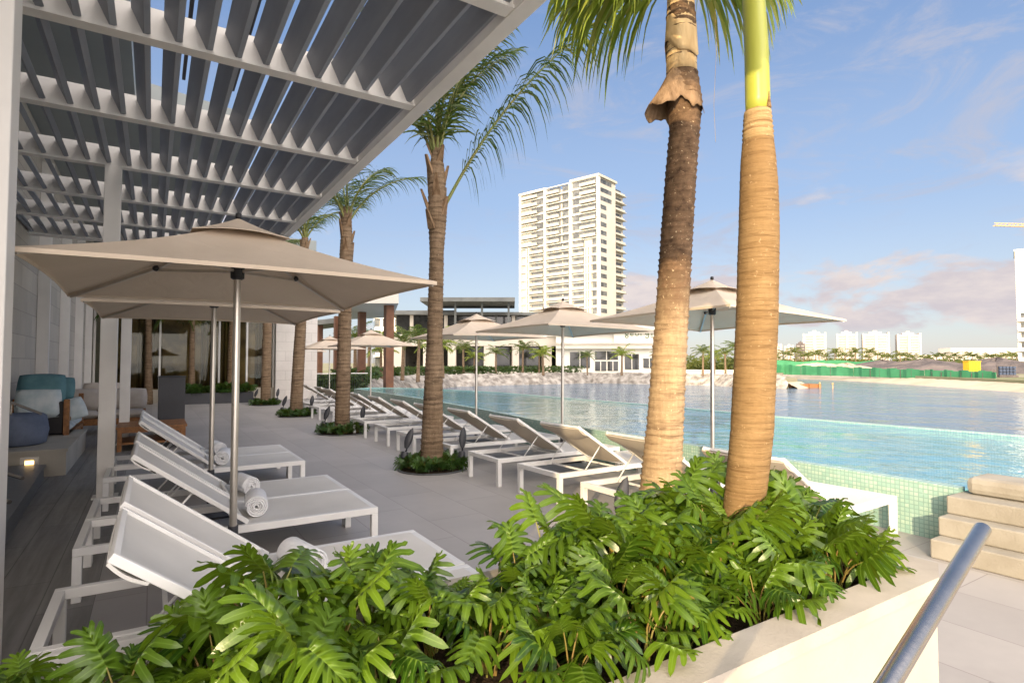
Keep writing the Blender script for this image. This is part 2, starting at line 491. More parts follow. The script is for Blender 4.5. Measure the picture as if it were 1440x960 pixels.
w = bpy.data.worlds.new('World'); scn.world = w; w.use_nodes = True
def world():
    t = w.node_tree; t.nodes.clear()
    n = lambda ty: t.nodes.new(ty)
    def mth(op, a, b=None, cl=False):
        m = n('ShaderNodeMath'); m.operation = op; m.use_clamp = cl
        for i, x in enumerate((a, b)):
            if x is None: continue
            if isinstance(x, (int, float)): m.inputs[i].default_value = x
            else: t.links.new(x, m.inputs[i])
        return m.outputs[0]
    def ramp(f, st):
        r = n('ShaderNodeValToRGB')
        while len(r.color_ramp.elements) < len(st): r.color_ramp.elements.new(.5)
        for e, (p, c) in zip(r.color_ramp.elements, st):
            e.position = p; e.color = (c, c, c, 1)
        r.color_ramp.interpolation = 'EASE'
        t.links.new(f, r.inputs[0]); return r.outputs[0]
    def noise(vec, s, d=6, ro=.6, di=0, sc=(1, 1, 1), loc=(0, 0, 0), rot=(0, 0, 0)):
        mp = n('ShaderNodeMapping'); mp.inputs['Scale'].default_value = sc; mp.inputs['Location'].default_value = loc; mp.inputs['Rotation'].default_value = rot
        t.links.new(vec, mp.inputs[0])
        x = n('ShaderNodeTexNoise'); x.inputs['Scale'].default_value = s; x.inputs['Detail'].default_value = d
        x.inputs['Roughness'].default_value = ro; x.inputs['Distortion'].default_value = di
        t.links.new(mp.outputs[0], x.inputs['Vector']); return x.outputs['Fac']
    def mix(f, a, b):
        m = n('ShaderNodeMix'); m.data_type = 'RGBA'
        t.links.new(f, m.inputs[0])
        for i, x in ((6, a), (7, b)):
            if isinstance(x, tuple): m.inputs[i].default_value = (*x, 1)
            else: t.links.new(x, m.inputs[i])
        return m.outputs[2]
    sky = n('ShaderNodeTexSky'); sky.sky_type = 'NISHITA'; sky.sun_disc = False
    sky.sun_elevation = R(EL); sky.sun_rotation = R(AZ)
    sky.air_density = 1.0; sky.dust_density = .6; sky.ozone_density = 1.5
    tc = n('ShaderNodeTexCoord').outputs['Generated']
    sp = n('ShaderNodeSeparateXYZ'); t.links.new(tc, sp.inputs[0])
    el = sp.outputs[2]
    az = mth('ARCTAN2', sp.outputs[0], sp.outputs[1])        # radians clockwise from +Y
    # low cumulus bank, thicker towards +X
    cum = noise(tc, 5.5, 7, .55, .3, (1, 1, 2.6), (.3, .1, .2))
    band = mth('MULTIPLY', ramp(el, [(.03, 0), (.07, 1), (.12, 1), (.20, 0)]), 1)
    side = mth('ADD', mth('MULTIPLY', ramp(mth('MULTIPLY', az, .5), [(.22, 0), (.50, 1), (.62, 1)]), .20), -.02)
    cm = ramp(mth('ADD', cum, mth('SUBTRACT', mth('MULTIPLY', mth('MULTIPLY', side, band), 1.0), .0)), [(.54, 0), (.635, 1)])
    cm = mth('MULTIPLY', cm, ramp(el, [(.02, 0), (.06, 1), (.19, 1), (.30, 0)]))
    lit = ramp(noise(tc, 9, 5, .6, 0, (1, 1, 3), (.3, .1, .13)), [(.35, 0), (.65, 1)])
    ccol = mix(lit, CL1, CL2)
    # high cirrus
    ci = noise(tc, 3.2, 8, .68, 1.3, (1.0, 1.6, 4.2), (1.0, .4, .7), (.35, .25, .5))
    cim = mth('MULTIPLY', ramp(ci, [(.44, 0), (.74, 1)]), ramp(el, [(.10, 0), (.22, .75), (.7, .6)]))
    cim = mth('MULTIPLY', cim, ramp(mth('MULTIPLY', az, .5), [(.10, .25), (.45, 1)]))
    gr = n('ShaderNodeValToRGB'); gr.color_ramp.interpolation = 'EASE'
    while len(gr.color_ramp.elements) < len(GRAD): gr.color_ramp.elements.new(.5)
    for e, (p, q) in zip(gr.color_ramp.elements, GRAD): e.position = p; e.color = (*q, 1)
    t.links.new(el, gr.inputs[0])
    m0 = n('ShaderNodeMix'); m0.data_type = 'RGBA'; m0.inputs[0].default_value = .86
    t.links.new(sky.outputs[0], m0.inputs[6]); t.links.new(gr.outputs[0], m0.inputs[7])
    c = m0.outputs[2]
    c = mix(cim, c, CI)
    c = mix(cm, c, ccol)
    # added fill: the sky's half towards the low sun brightened to lift the shade
    dt = n('ShaderNodeVectorMath'); dt.operation = 'DOT_PRODUCT'; t.links.new(tc, dt.inputs[0]); dt.inputs[1].default_value = (math.sin(R(AZ)), math.cos(R(AZ)), .25)
    wf = ramp(mth('ADD', mth('MULTIPLY', dt.outputs['Value'], .5), .5), [(.42, 0), (.80, 1)])
    c = mix(wf, c, WEST_FILL)
    bg = n('ShaderNodeBackground'); bg.inputs['Strength'].default_value = SKYS
    t.links.new(c, bg.inputs[0])
    o = n('ShaderNodeOutputWorld'); t.links.new(bg.outputs[0], o.inputs[0])
SKYS = .15
GRAD = [(0.0, (1.30, 1.27, 1.47)), (.10, (1.12, 1.23, 1.58)), (.28, (.80, 1.07, 1.66)), (.6, (.42, .71, 1.38)), (1.0, (.3, .56, 1.2))]
CL1 = (1.72, 1.58, 1.68); CL2 = (2.15, 1.92, 1.86); CI = (1.42, 1.44, 1.7); WEST_FILL = (13.2, 11.9, 11.0)
world()
scn.view_settings.view_transform = 'Standard'
try: scn.view_settings.look = 'None'
except Exception: pass
scn.view_settings.gamma = 1; scn.view_settings.use_curve_mapping = False
scn.view_settings.exposure = 1.38

# ------------------------------------------------------------------ placing far things: bearing of a sight line and forward depth -> world point
FW = (math.sin(YAW), math.cos(YAW)); RT = (math.cos(YAW), -math.sin(YAW))
def at(px, d, z=0.0):
    k = (px - 720) / 803. * d
    return Vector((FW[0] * d + RT[0] * k, FW[1] * d + RT[1] * k, z))
def hz(py, d): return 1.6 + (510 - py) / 803. * d

def slab(mb, fn, nu, nv, off, m=0):
    """curved sheet with a real thickness; fn(u,v)->point, off = thickness vector"""
    off = Vector(off)
    top = [[mb.vert(Vector(fn(i / nu, j / nv)) + off * .5) for j in range(nv + 1)] for i in range(nu + 1)]
    bot = [[mb.vert(Vector(fn(i / nu, j / nv)) - off * .5) for j in range(nv + 1)] for i in range(nu + 1)]
    for i in range(nu):
        for j in range(nv):
            mb.face((top[i][j], top[i + 1][j], top[i + 1][j + 1], top[i][j + 1]), m)
            mb.face((bot[i][j], bot[i][j + 1], bot[i + 1][j + 1], bot[i + 1][j]), m)
    for i in range(nu):
        mb.face((top[i][0], bot[i][0], bot[i + 1][0], top[i + 1][0]), m)
        mb.face((top[i + 1][nv], bot[i + 1][nv], bot[i][nv], top[i][nv]), m)
    for j in range(nv):
        mb.face((top[0][j + 1], bot[0][j + 1], bot[0][j], top[0][j]), m)
        mb.face((top[nu][j], bot[nu][j], bot[nu][j + 1], top[nu][j + 1]), m)

def S(name, mb, mat, **kw):
    return T(mb.build(name, mat, **kw), kind='structure')

# ------------------------------------------------------------------ the setting
b = MB(); b.poly([(-.3, -8, 0), (6.1, -8, 0), (6.1, 7, 0), (6.7, 12, 0), (7.35, 24.6, 0), (9.6, 27, 0), (9.6, 31, 0), (-.3, 31, 0)])
S('deck', b, M['deck'])
b = MB(); b.poly([(-14, -8, 0), (-.3, -8, 0), (-.3, 31, 0), (-14, 31, 0)])
S('plank_floor', b, M['plank'])
b = MB(); b.poly([(-3500, -3500, -1), (3500, -3500, -1), (3500, 3500, -1), (-3500, 3500, -1)])
S('lake', b, M['lake'])
shore = [(-40, 29), (7.2, 29), (9.5, 31), (12.5, 38), (16.72, 47), (19.6, 51.1), (27.9, 57.4), (34.5, 58), (48.5, 57.8), (52.7, 49.3), (56, 43), (54, 38.2), (55.3, 35), (58.5, 35.6), (68, 43.5), (92.9, 59), (90.5, 46.1), (79.7, 32.3), (69.2, 19.9), (60, 9), (52, -2), (48, -30), (3000, -30), (3000, 3000), (-3000, 3000), (-3000, 29)]
b = MB(); b.prism(shore, -3, -.03)
S('ground', b, M['land'])

near = [(6.03, -6), (6.03, 2.2), (6.11, 4.5), (6.17, 7), (6.30, 9.5), (6.62, 12), (7.0, 16.5), (7.3, 24.3)]
far = [(8.3, 25.1), (9.2, 24.3), (10.15, 22.6), (11.05, 18.6), (11.2, 10.7), (11.0, 7.5), (11.25, 3.2), (11.7, -6)]
loop = near + far
b = MB(); b.poly([(x, y, -.75) for x, y in loop])
S('pool_floor', b, M['poolfloor'])
cx = sum(p[0] for p in loop) / len(loop)
b = MB(); b.poly([(x + (.05 if i < len(near) else 0), y, .487) for i, (x, y) in enumerate(loop)])
S('pool_water', b, M['pool'])
def offset(line, d):
    out = []
    for i, p in enumerate(line):
        a = Vector(line[max(i - 1, 0)]); c = Vector(line[min(i + 1, len(line) - 1)])
        t = (c - a).normalized(); out.append((p[0] + t.y * d, p[1] - t.x * d))
    return out
def wall_strip(line, th, z0, z1):
    mb = MB(); o = offset(line, th)
    for i in range(len(line) - 1):
        if i == 0: pass
        a, c, d, e = line[i], line[i + 1], o[i + 1], o[i]
        mb.poly([(*a, z0), (*a, z1), (*c, z1), (*c, z0)]); mb.poly([(*e, z0), (*d, z0), (*d, z1), (*e, z1)])
        mb.poly([(*a, z1), (*e, z1), (*d, z1), (*c, z1)])
    a, e = line[0], o[0]; mb.poly([(*a, z0), (*e, z0), (*e, z1), (*a, z1)])
    a, e = line[-1], o[-1]; mb.poly([(*a, z0), (*a, z1), (*e, z1), (*e, z0)])
    return mb
o = wall_strip(near[1:], .12, -.8, .5).build('pool_wall', M['mosaic'])
T(o, 'low green mosaic tiled wall holding the pool behind the sun loungers', 'pool wall')
o = wall_strip([near[-1]] + far, .16, -2, .5).build('infinity_edge', M['mosaic'])
T(o, 'pale tiled lip at the far side of the pool towards the lake', 'pool edge')

st = empty('stone_steps', (5.9, 0, 0), label='cast stone steps climbing over the pool wall at right', cat='steps')
for x0, z0, z1 in ((5.45, 0, .155), (5.62, .155, .31), (5.80, .31, .46)):
    b = MB(); b.box(x0, -4, z0 + .001, 6.30 - z0 * .01, 2.2 + z0 * .03, z1); b.build('step', M['concrete'], st, (5.9, 0, 0), bevel=.012)
b = MB(); b.box(6.02, -4, .461, 6.42, 2.15, .61); b.build('coping', M['concrete'], st, (5.9, 0, 0), bevel=.05)

# ------------------------------------------------------------------ pergola
PZ = 4.0
pg = empty('pergola', (0, 7, 0), label='white steel pergola with dark grey tilted louvres over the terrace', cat='pergola')
L0 = (0, 7, 0)
beams = [-.22 + 1.73 * i for i in range(9)]
for y in beams:
    b = MB(); b.box(-2, y - .04, PZ, 2.02, y + .04, PZ + .23); b.box(-2, y - .06, PZ - .012, 2.02, y + .06, PZ + .012)
    b.build('beam', M['perg'], pg, L0)
tl = R(25); D, TH = .20, .048
for k in range(20):
    x = -1.93 + .2055 * k
    c = Vector((x - math.sin(tl) * D / 2, 0, PZ + .02 + math.cos(tl) * D / 2))
    b = MB()
    b.bar((c.x, -.5, c.z), (c.x, 13.66, c.z), TH, D, up=(-math.sin(tl), 0, math.cos(tl)))
    b.build('louvre', M['louvre'], pg, L0, bevel=.004)
b = MB(); b.box(2.02, -.6, PZ - .02, 2.15, 13.7, PZ + .30); b.build('fascia', M['perg'], pg, L0, bevel=.006)
b = MB(); b.box(-2, 13.70, PZ - .018, 2.15, 13.80, PZ + .28); b.build('end_fascia', M['perg'], pg, L0, bevel=.006)
for x, y in ((-.615, 3.24), (-.45, 8.43), (-.45, 13.62)):
    b = MB(); b.box(x - .085, y - .085, 0, x + .085, y + .085, PZ - .013); b.box(x - .13, y - .13, 0, x + .13, y + .13, .015)
    b.build('post', M['perg'], pg, L0, bevel=.006)

# ------------------------------------------------------------------ resort building (casts the long shade over the terrace)
rb = empty('resort_building', (-2, 14, 0), label='stone clad resort building with white fins and glass front beside the terrace', cat='building')
LB = (-2, 14, 0)
b = MB(); b.box(-14, -.05, 0, -2, 31.2, 7); b.build('stone_wall', M['stone'], rb, LB)
b = MB(); b.box(-20, -3.65, 7.01, -6, 40, 46); b.build('upper_storeys', M['plaster'], rb, LB)
for y in (14.9, 18.2, 21.5, 24.6):
    b = MB(); b.box(-1.995, y - .06, 0, -1.80, y + .06, 5.7); b.build('fin', M['perg'], rb, LB)
b = MB()
b.prism([(-1.99, 0), (-.35, 0), (-.35, 11.9), (1.5, 12.4), (1.5, 24), (5.6, 24), (5.6, 30), (-1.99, 30)], 6.2, 6.6)
b.build('roof_slab', M['soffit'], rb, LB)
for y in (2.2, 5.2):
    b = MB(); b.bar((-.35, y, 6.3), (2.6, y, 6.3), .06, .1); b.build('roof_strut', M['charcoal'], rb, LB)
for x in (.35, 1.1):
    b = MB(); b.bar((x, -1, 6.42), (x, 11, 6.42), .05, .08); b.build('roof_strut', M['charcoal'], rb, LB)
# glazed front facing the terrace
b = MB(); b.box(-1.98, 27.0, 0, 4.6, 27.5, .52); b.build('plinth', M['plaster'], rb, LB)
for i in range(7):
    x = -1.9 + i * 1.07
    b = MB(); b.box(x - .035, 27.02, .52, x + .035, 27.14, 6.2); b.build('mullion', M['perg'], rb, LB)
for i in range(6):
    x = -1.9 + i * 1.07
    b = MB(); b.box(x + .035, 27.07, .521, x + 1.035, 27.09, 6.19); b.build('pane', M['glass'], rb, LB)
b = MB(); b.box(4.55, 26.6, 0, 6.3, 28, 5.2); b.build('end_pier', M['stonex'], rb, LB)
b = MB(); b.box(-1.98, 31.0, .0, 4.6, 31.2, 6.2); b.build('room_wall', M['roomwall'], rb, LB)
b = MB(); b.box(-1.98, 27.5, .50, 4.54, 31.0, .53); b.build('room_floor', M['wood'], rb, LB)
for x0, x1 in ((-.55, .35), (1.75, 3.0), (3.9, 4.5)):
    b = MB(); n = 28
    slab(b, lambda u, v: (x0 + (x1 - x0) * u, 28.0 + .07 * math.sin(u * (x1 - x0) * 38), .54 + 4.6 * v), n * 2, 1, (0, .012, 0))
    b.build('curtain', M['curtain'], rb, LB, smooth=True)
# ------------------------------------------------------------------ raised terrace, lounge furniture
b = MB(); b.box(-1.99, 10.35, 0, -1.02, 13.2, .34); b.box(-1.99, 10.32, .34, -1.0, 13.2, .38)
tr = b.build('raised_terrace', M['plaster'], None, (-1.5, 11.5, 0)); T(tr, 'low pale clad platform with a lit step lamp beside the wall', 'platform')
sl = empty('step_lamp', (-1.42, 10.34, .22), label='small glowing lamp set in the pale platform face', cat='lamp')
b = MB(); b.box(-.10, -.03, -.07, .10, .006, -.04); b.box(-.10, -.03, .04, .10, .006, .07); b.box(-.10, -.03, -.04, -.05, .006, .04); b.box(.05, -.03, -.04, .10, .006, .04)
b.build('lamp_housing', M['alu'], sl)
b = MB(); b.box(-.05, -.02, -.03, .05, -.002, .02); b.build('lens', M['lamp'], sl)
b = MB(); b.prism([(-1.99, 4.2), (-1.0, 5.6), (-1.06, 6.5), (-1.24, 10.15), (-1.99, 10.3)], 0, .17); b.prism([(-1.99, 4.18), (-.99, 5.58), (-1.05, 6.5), (-1.22, 10.17), (-1.99, 10.31)], .17, .2)
pl = b.build('granite_plinth', M['granite'], None, (-1.5, 7.5, 0)); T(pl, 'long low dark grey granite plinth along the left wall', 'plinth')
hr = empty('steel_handrail', (-1.2, 7.5, .2), label='short steel guard bars standing on the dark granite plinth', cat='handrail')
for p0, p1 in (((-1.75, 11.05, 1.02), (-1.33, 10.45, .88)), ((-1.45, 8.4, .42), (-1.16, 8.05, .36)), ((-1.3, 7.2, .40), (-1.08, 6.9, .33)), ((-1.2, 5.75, .33), (-1.02, 5.55, .27))):
    b = MB(); b.tube([p0, p1], .02, 8); b.tube([(p0[0], p0[1], .2), p0], .014, 8); b.build('bar', M['steel'], hr, (-1.2, 7.5, .2), smooth=True, ang=40)

def cushion(mb, c, sx, sy, sz, rot=None, n=8):
    """pillow: pinched box"""
    Mx = rot or Matrix.Identity(3)
    top, bot = [], []
    for i in range(n + 1):
        rt, rbm = [], []
        for j in range(n + 1):
            u, v = i / n * 2 - 1, j / n * 2 - 1
            th = (max(0, (1 - u ** 4) * (1 - v ** 4))) ** .5
            pin = 1 - .08 * (u * u * v * v)
            for lst, s in ((rt, 1), (rbm, -1)):
                p = Vector((u * sx / 2 * pin, v * sy / 2 * pin, s * sz / 2 * (th * .9 + .1)))
                lst.append(mb.vert(Vector(c) + Mx @ p))
        top.append(rt); bot.append(rbm)
    for i in range(n):
        for j in range(n):
            mb.face((top[i][j], top[i + 1][j], top[i + 1][j + 1], top[i][j + 1]))
            mb.face((bot[i][j], bot[i][j + 1], bot[i + 1][j + 1], bot[i + 1][j]))
    for k in range(n):
        mb.face((top[k][0], bot[k][0], bot[k + 1][0], top[k + 1][0])); mb.face((top[k + 1][n], bot[k + 1][n], bot[k][n], top[k][n]))
        mb.face((top[0][k + 1], bot[0][k + 1], bot[0][k], top[0][k])); mb.face((top[n][k], bot[n][k], bot[n][k + 1], top[n][k + 1]))
def rx(a): return Matrix.Rotation(R(a), 3, 'X')
def rz(a): return Matrix.Rotation(R(a), 3, 'Z')

# wicker armchair seen from its side, on the terrace edge
ac = empty('wicker_sofa', (-1.28, 12.3, 0), label='teak framed sofa with a dark woven side panel near the pale platform', cat='sofa')
b = MB(); b.box(-.62, -.05, .40, .02, .02, .95); b.build('side_panel', M['wicker'], ac, bevel=.03)
for x, y in ((.06, -.02), (.06, 2.3)):
    b = MB(); b.box(x - .04, y - .05, 0, x + .04, y + .05, .98); b.build('leg', M['wood'], ac, bevel=.005)
b = MB(); b.box(-.6, .03, .30, .10, 2.34, .38); b.box(-.66, .03, .38, -.60, 2.34, 1.0); b.box(.03, .05, .60, .09, 2.2, .66); b.build('frame', M['wood'], ac, bevel=.005)
b = MB(); cushion(b, (-.24, .62, .47), .70, 1.1, .20); cushion(b, (-.24, 1.75, .47), .70, 1.1, .20); b.build('seat_cushion', M['palecush'], ac, smooth=True)
def pillow(name, lab, c, s, rot, mat):
    b = MB(); cushion(b, (0, 0, 0), *s, rot); o = b.build(name, mat, None, smooth=True); o.location = c
    return T(o, lab, 'cushion')
pillow('throw_pillow', 'teal striped cushion lying on top of the woven sofa', (-1.58, 12.42, 1.10), (.66, .66, .24), rx(70), M['teal'])
pillow('throw_pillow', 'pale cushion leaning behind the woven side panel', (-1.60, 12.30, .92), (.62, .50, .22), rx(80), M['palecush'])
pillow('throw_pillow', 'small blue patterned cushion behind the teal one', (-1.42, 13.0, 1.14), (.48, .44, .2), rx(65), M['teal'])
pillow('throw_pillow', 'light patterned cushion on the right end of the woven sofa', (-1.19, 12.75, .78), (.4, .42, .18), rx(60) @ rz(20), M['palecush'])
b = MB(); b.lathe([(.27, 0), (.34, .03), (.37, .22), (.34, .42), (.29, .46), (.1, .45)], (0, 0), 26)
o = b.build('pouf', M['bluebag'], None, smooth=True, ang=60); o.location = (-1.68, 11.15, .38); T(o, 'round slate blue fabric pouf on the pale platform', 'pouf')

s2 = empty('corner_sofa', (-.9, 16.2, 0), label='teak corner sofa with beige back cushions behind the pergola post', cat='sofa')
b = MB(); b.box(-.9, -.35, .2, .78, .45, .34); b.box(-.9, .45, .2, .78, .52, .72); b.build('frame', M['wood'], s2, bevel=.006)
for x in (-.5, .4):
    b = MB(); cushion(b, (x, 0, .42), .84, .78, .2); b.build('seat_cushion', M['cush'], s2, smooth=True)
    b = MB(); cushion(b, (x, .30, .74), .82, .52, .24, rx(78)); b.build('back_cushion', M['cush'], s2, smooth=True)
for x in (-.8, .7):
    b = MB(); b.box(x - .04, -.33, 0, x + .04, -.25, .2); b.box(x - .04, .4, 0, x + .04, .5, .2); b.build('leg', M['wood'], s2)
s3 = empty('lounge_chair', (-1.2, 19.6, 0), label='teak lounge chair with pale cushions farther along the stone wall', cat='chair')
b = MB(); b.box(-.55, -.4, .22, .6, .4, .34); b.box(-.55, .36, .22, .6, .42, .8)
for x in (-.55, .55): b.box(x, -.4, 0, x + .06, -.34, .6); b.box(x, .34, 0, x + .06, .4, .6); b.box(x, -.4, .55, x + .06, .4, .6)
b.build('frame', M['wood'], s3, bevel=.005)
b = MB(); cushion(b, (.03, 0, .42), .98, .74, .18); b.build('seat_cushion', M['palecush'], s3, smooth=True)
b = MB(); cushion(b, (.03, .28, .78), .96, .55, .2, rx(78)); b.build('back_cushion', M['cush'], s3, smooth=True)

tb = empty('coffee_table', (.02, 13.1, 0), label='low slatted teak coffee table behind the far loungers', cat='table')
b = MB()
for k in range(9): b.box(-.56, -.62 + k * .14, .40, .56, -.50 + k * .14, .44)
b.build('tabletop', M['wood'], tb, bevel=.004)
b = MB(); b.box(-.52, -.6, .33, .52, -.56, .40); b.box(-.52, .56, .33, .52, .6, .40); b.box(-.52, -.56, .33, -.48, .56, .4); b.box(.48, -.56, .33, .52, .56, .4); b.box(-.5, -.58, .12, .5, .58, .15); b.build('apron', M['wood'], tb)
for x in (-.5, .5):
    for y in (-.58, .58):
        b = MB(); b.box(x - .035, y - .035, 0, x + .035, y + .035, .398); b.build('leg', M['wood'], tb, bevel=.004)
# tall dark planter cabinet and low planters
o = MB(); o.box(-.26, -.26, 0, .26, .26, 1.28); o.box(-.28, -.28, 1.281, .28, .28, 1.30)
o = o.build('tall_planter', M['charcoal'], None, bevel=.006); o.location = (.38, 15.2, 0); T(o, 'tall square dark grey planter box behind the coffee table', 'planter')

# ------------------------------------------------------------------ leaf plants (deeply lobed leaves)
def leaf_blade(mb, org, ax, nrm, L, rr, old=0):
    """lobed leaf: ax = direction of midrib, nrm = upward normal; a web along the midrib runs out into blunt fingers"""
    y = ax.normalized(); x = y.cross(nrm).normalized(); z = x.cross(y).normalized()
    dr = rr.uniform(-.10, .24); cup = rr.uniform(.05, .40); n = rr.choice((5, 6, 6, 7)); asp = rr.uniform(.58, .74)
    tw = rr.uniform(-.3, .3); wav = rr.uniform(.0, .012); ph = rr.uniform(0, 6)
    def P(t, sx, extra=0.0):
        zz = -dr * L * t * abs(t) + cup * abs(sx) - 1.5 * sx * sx / max(L, .05) + tw * sx * t + extra
        return org + y * (L * t) + x * sx + z * zz
    mids = None; m1 = m2 = None
    for sgn in (-1, 1):
        geo = []
        for i in range(n + 1):
            f = i / n
            t = -.01 + .86 * f ** 1.08
            ln = L * asp * (.62 + .62 * math.sin(PI * min(1, f * .80 + .20))) * (1 - .30 * f)
            ang = R(132 - 108 * f ** .85)
            geo.append((t, ln, ang))
        S = []
        for (t, ln, ang) in geo:
            k = .34 + rr.uniform(-.05, .05)
            S.append((t + math.cos(ang) * ln * k / L, sgn * math.sin(ang) * ln * k))
        if mids is None: mids = [mb.vert(P(g[0], 0), 1) for g in geo]
        sv = [mb.vert(P(q[0], q[1], .004), .15) for q in S]
        for i in range(n):
            g0, g1 = geo[i], geo[i + 1]
            tm, lnm, am = (g0[0] + g1[0]) / 2, (g0[1] + g1[1]) / 2 * rr.uniform(.90, 1.10), (g0[2] + g1[2]) / 2 + R(rr.uniform(-4, 4))
            ca, sa = math.cos(am), math.sin(am)
            cm = mb.vert(P(tm, 0), 1)
            q = .34
            ce = lambda q: (tm + ca * lnm * q / L, sgn * sa * lnm * q)
            c0 = mb.vert(P(*ce(q), -.004), 1)
            mb.face((mids[i], cm, c0, sv[i])); mb.face((cm, mids[i + 1], sv[i + 1], c0))
            wb = math.hypot((S[i + 1][0] - S[i][0]) * L, S[i + 1][1] - S[i][1]) * .5
            wb = max(wb, L * .03)
            prev = (sv[i], c0, sv[i + 1])
            dl = rr.uniform(.05, .45)
            for q, wf in ((.56, .80), (.74, .78), (.90, .58)):
                u, v = ce(q); w_ = wb * wf
                e = -dl * ((q - .3) * lnm) ** 2 / L + wav * math.sin(q * 9 + ph)
                # local 'across' of the finger
                au, av = -sa * w_ / L, sgn * ca * w_
                row = (mb.vert(P(u + au, v + av, e), .1), mb.vert(P(u, v, e - .12 * w_), 1), mb.vert(P(u - au, v - av, e), .1))
                # order so that row[0] lies next to the lower sinus
                if (Vector(mb.v[row[0]]) - Vector(mb.v[prev[0]])).length > (Vector(mb.v[row[2]]) - Vector(mb.v[prev[0]])).length: row = (row[2], row[1], row[0])
                mb.face((prev[0], prev[1], row[1], row[0])); mb.face((prev[1], prev[2], row[2], row[1]))
                prev = row
            u, v = ce(1.0)
            tip = mb.vert(P(u, v, -dl * (.7 * lnm) ** 2 / L), .6)
            mb.face((prev[0], prev[1], tip)); mb.face((prev[1], prev[2], tip))
        # half of the end finger
        t0 = geo[-1][0]
        if m1 is None: m1 = mb.vert(P(t0 + .10, 0), 1); m2 = mb.vert(P(t0 + .20, 0), .8)
        o1 = mb.vert(P(t0 + .11, sgn * L * .050), .1)
        mb.face((mids[-1], m1, o1, sv[-1])); mb.face((m1, m2, o1))

def plant_mesh(seed, nleaf, ph, spread, L, old=.0):
    rr = random.Random(seed)
    lv, sm, od = MB(), MB(), MB()
    for i in range(nleaf):
        a = i * 2.39996 + rr.uniform(-.4, .4)
        f = (i + .5) / nleaf
        el = R(88 - 46 * f ** .9 + rr.uniform(-8, 8))
        pl = ph * rr.uniform(.75, 1.15) * (1.0 - .2 * f)
        d = Vector((math.cos(a), math.sin(a), 0))
        p0 = d * rr.uniform(.01, .05) + Vector((0, 0, -.02))
        p3 = p0 + d * (pl * math.cos(el) * spread) + Vector((0, 0, pl * math.sin(el)))
        pm = p0.lerp(p3, .5) + Vector((0, 0, .10 * pl)) - d * .03
        p1 = p0.lerp(pm, .5) + Vector((0, 0, .03 * pl)); p2 = pm.lerp(p3, .5) + Vector((0, 0, .03 * pl))
        sm.tube([p0, p1, pm, p2, p3], [.0075, .007, .006, .0055, .004], 6, False)
        LL = L * rr.uniform(.7, 1.2)
        pitch = R(rr.uniform(-22, 38) + 26 * (1 - f))
        a2 = a + rr.uniform(-.6, .6)
        d2 = Vector((math.cos(a2), math.sin(a2), 0))
        ax = d2 * math.cos(pitch) + Vector((0, 0, math.sin(pitch)))
        nr = Vector((0, 0, 1)) * math.cos(pitch) - d2 * math.sin(pitch)
        nr = (nr + Vector((rr.uniform(-.45, .45), rr.uniform(-.45, .45), 0))).normalized()
        leaf_blade(od if rr.random() < old else lv, p3 - ax * .01, ax, nr, LL, rr)
    return lv, sm, od

soil_z = .56
protos = []
for s in range(7):
    lv, sm, od = plant_mesh(100 + s, 10 + s % 3, .46, .85, .265, .03 if s % 3 else .08)
    root = empty('philodendron', (0, 0, -50))
    T(root, 'bushy green philodendron with deeply lobed leaves in the white planter', 'plant', 'philodendrons filling the planter')
    lv.build('leaves', LEAF, root, smooth=True, attr=True)
    sm.build('stalks', STEM, root, smooth=True)
    if od.v: od.build('yellowed_leaf', OLDLEAF, root, smooth=True, attr=True)
    protos.append(root)
used_p = [False] * 7
def put_plant(i, x, y, z, rot, sc, lean=(0, 0)):
    k = i % 7
    if not used_p[k]:
        o = protos[k]; used_p[k] = True
        o.location = (x, y, z); o.scale = (sc,) * 3
    else:
        o = dup(protos[k], (x, y, z), 0, scale=sc)
    o.rotation_euler = (lean[0], lean[1], rot)
    return o
pts = []
i = 0
def top_z(x):
    ks = [(-1.2, .80), (-.25, .78), (.1, .82), (.3, .92), (.6, .83), (.95, .80), (1.2, .80), (1.45, .86), (1.8, .90), (2.4, .96), (2.75, .95), (3.1, .90)]
    for (x0, z0), (x1, z1) in zip(ks, ks[1:]):
        if x <= x1: return z0 + (z1 - z0) * max(0, x - x0) / (x1 - x0)
    return .75
for gy, row in enumerate((1.46, 1.70, 1.92, 2.10)):
    x = -1.0 + (gy % 2) * .15
    while x < 2.9:
        ok = not (abs(x - 2.55) < .13 and abs(row - 1.88) < .1)
        if row < 1.6 and x < .55: ok = False
        if x < 1.1 and rnd.random() < .17: ok = False
        if ok: pts.append((x + rnd.uniform(-.07, .07), row + rnd.uniform(-.05, .05)))
        x += .30
for x, y in pts:
    zt = top_z(x) - .02
    if y < 1.85: zt = min(zt, 1.6 - .40 * y - .02 + .03 * rnd.random())
    sc = max(.35, (zt - soil_z) / .46) * rnd.uniform(.80, 1.10)
    if y < 1.6 and x > .9: sc = min(sc, rnd.uniform(.45, .58))
    elif y < 1.8 and x > .9: sc = min(sc, rnd.uniform(.6, .75))
    put_plant(i, x, y, soil_z, rnd.uniform(0, 6.28), sc, (rnd.uniform(-.08, .08), rnd.uniform(-.08, .08)))
    i += 1

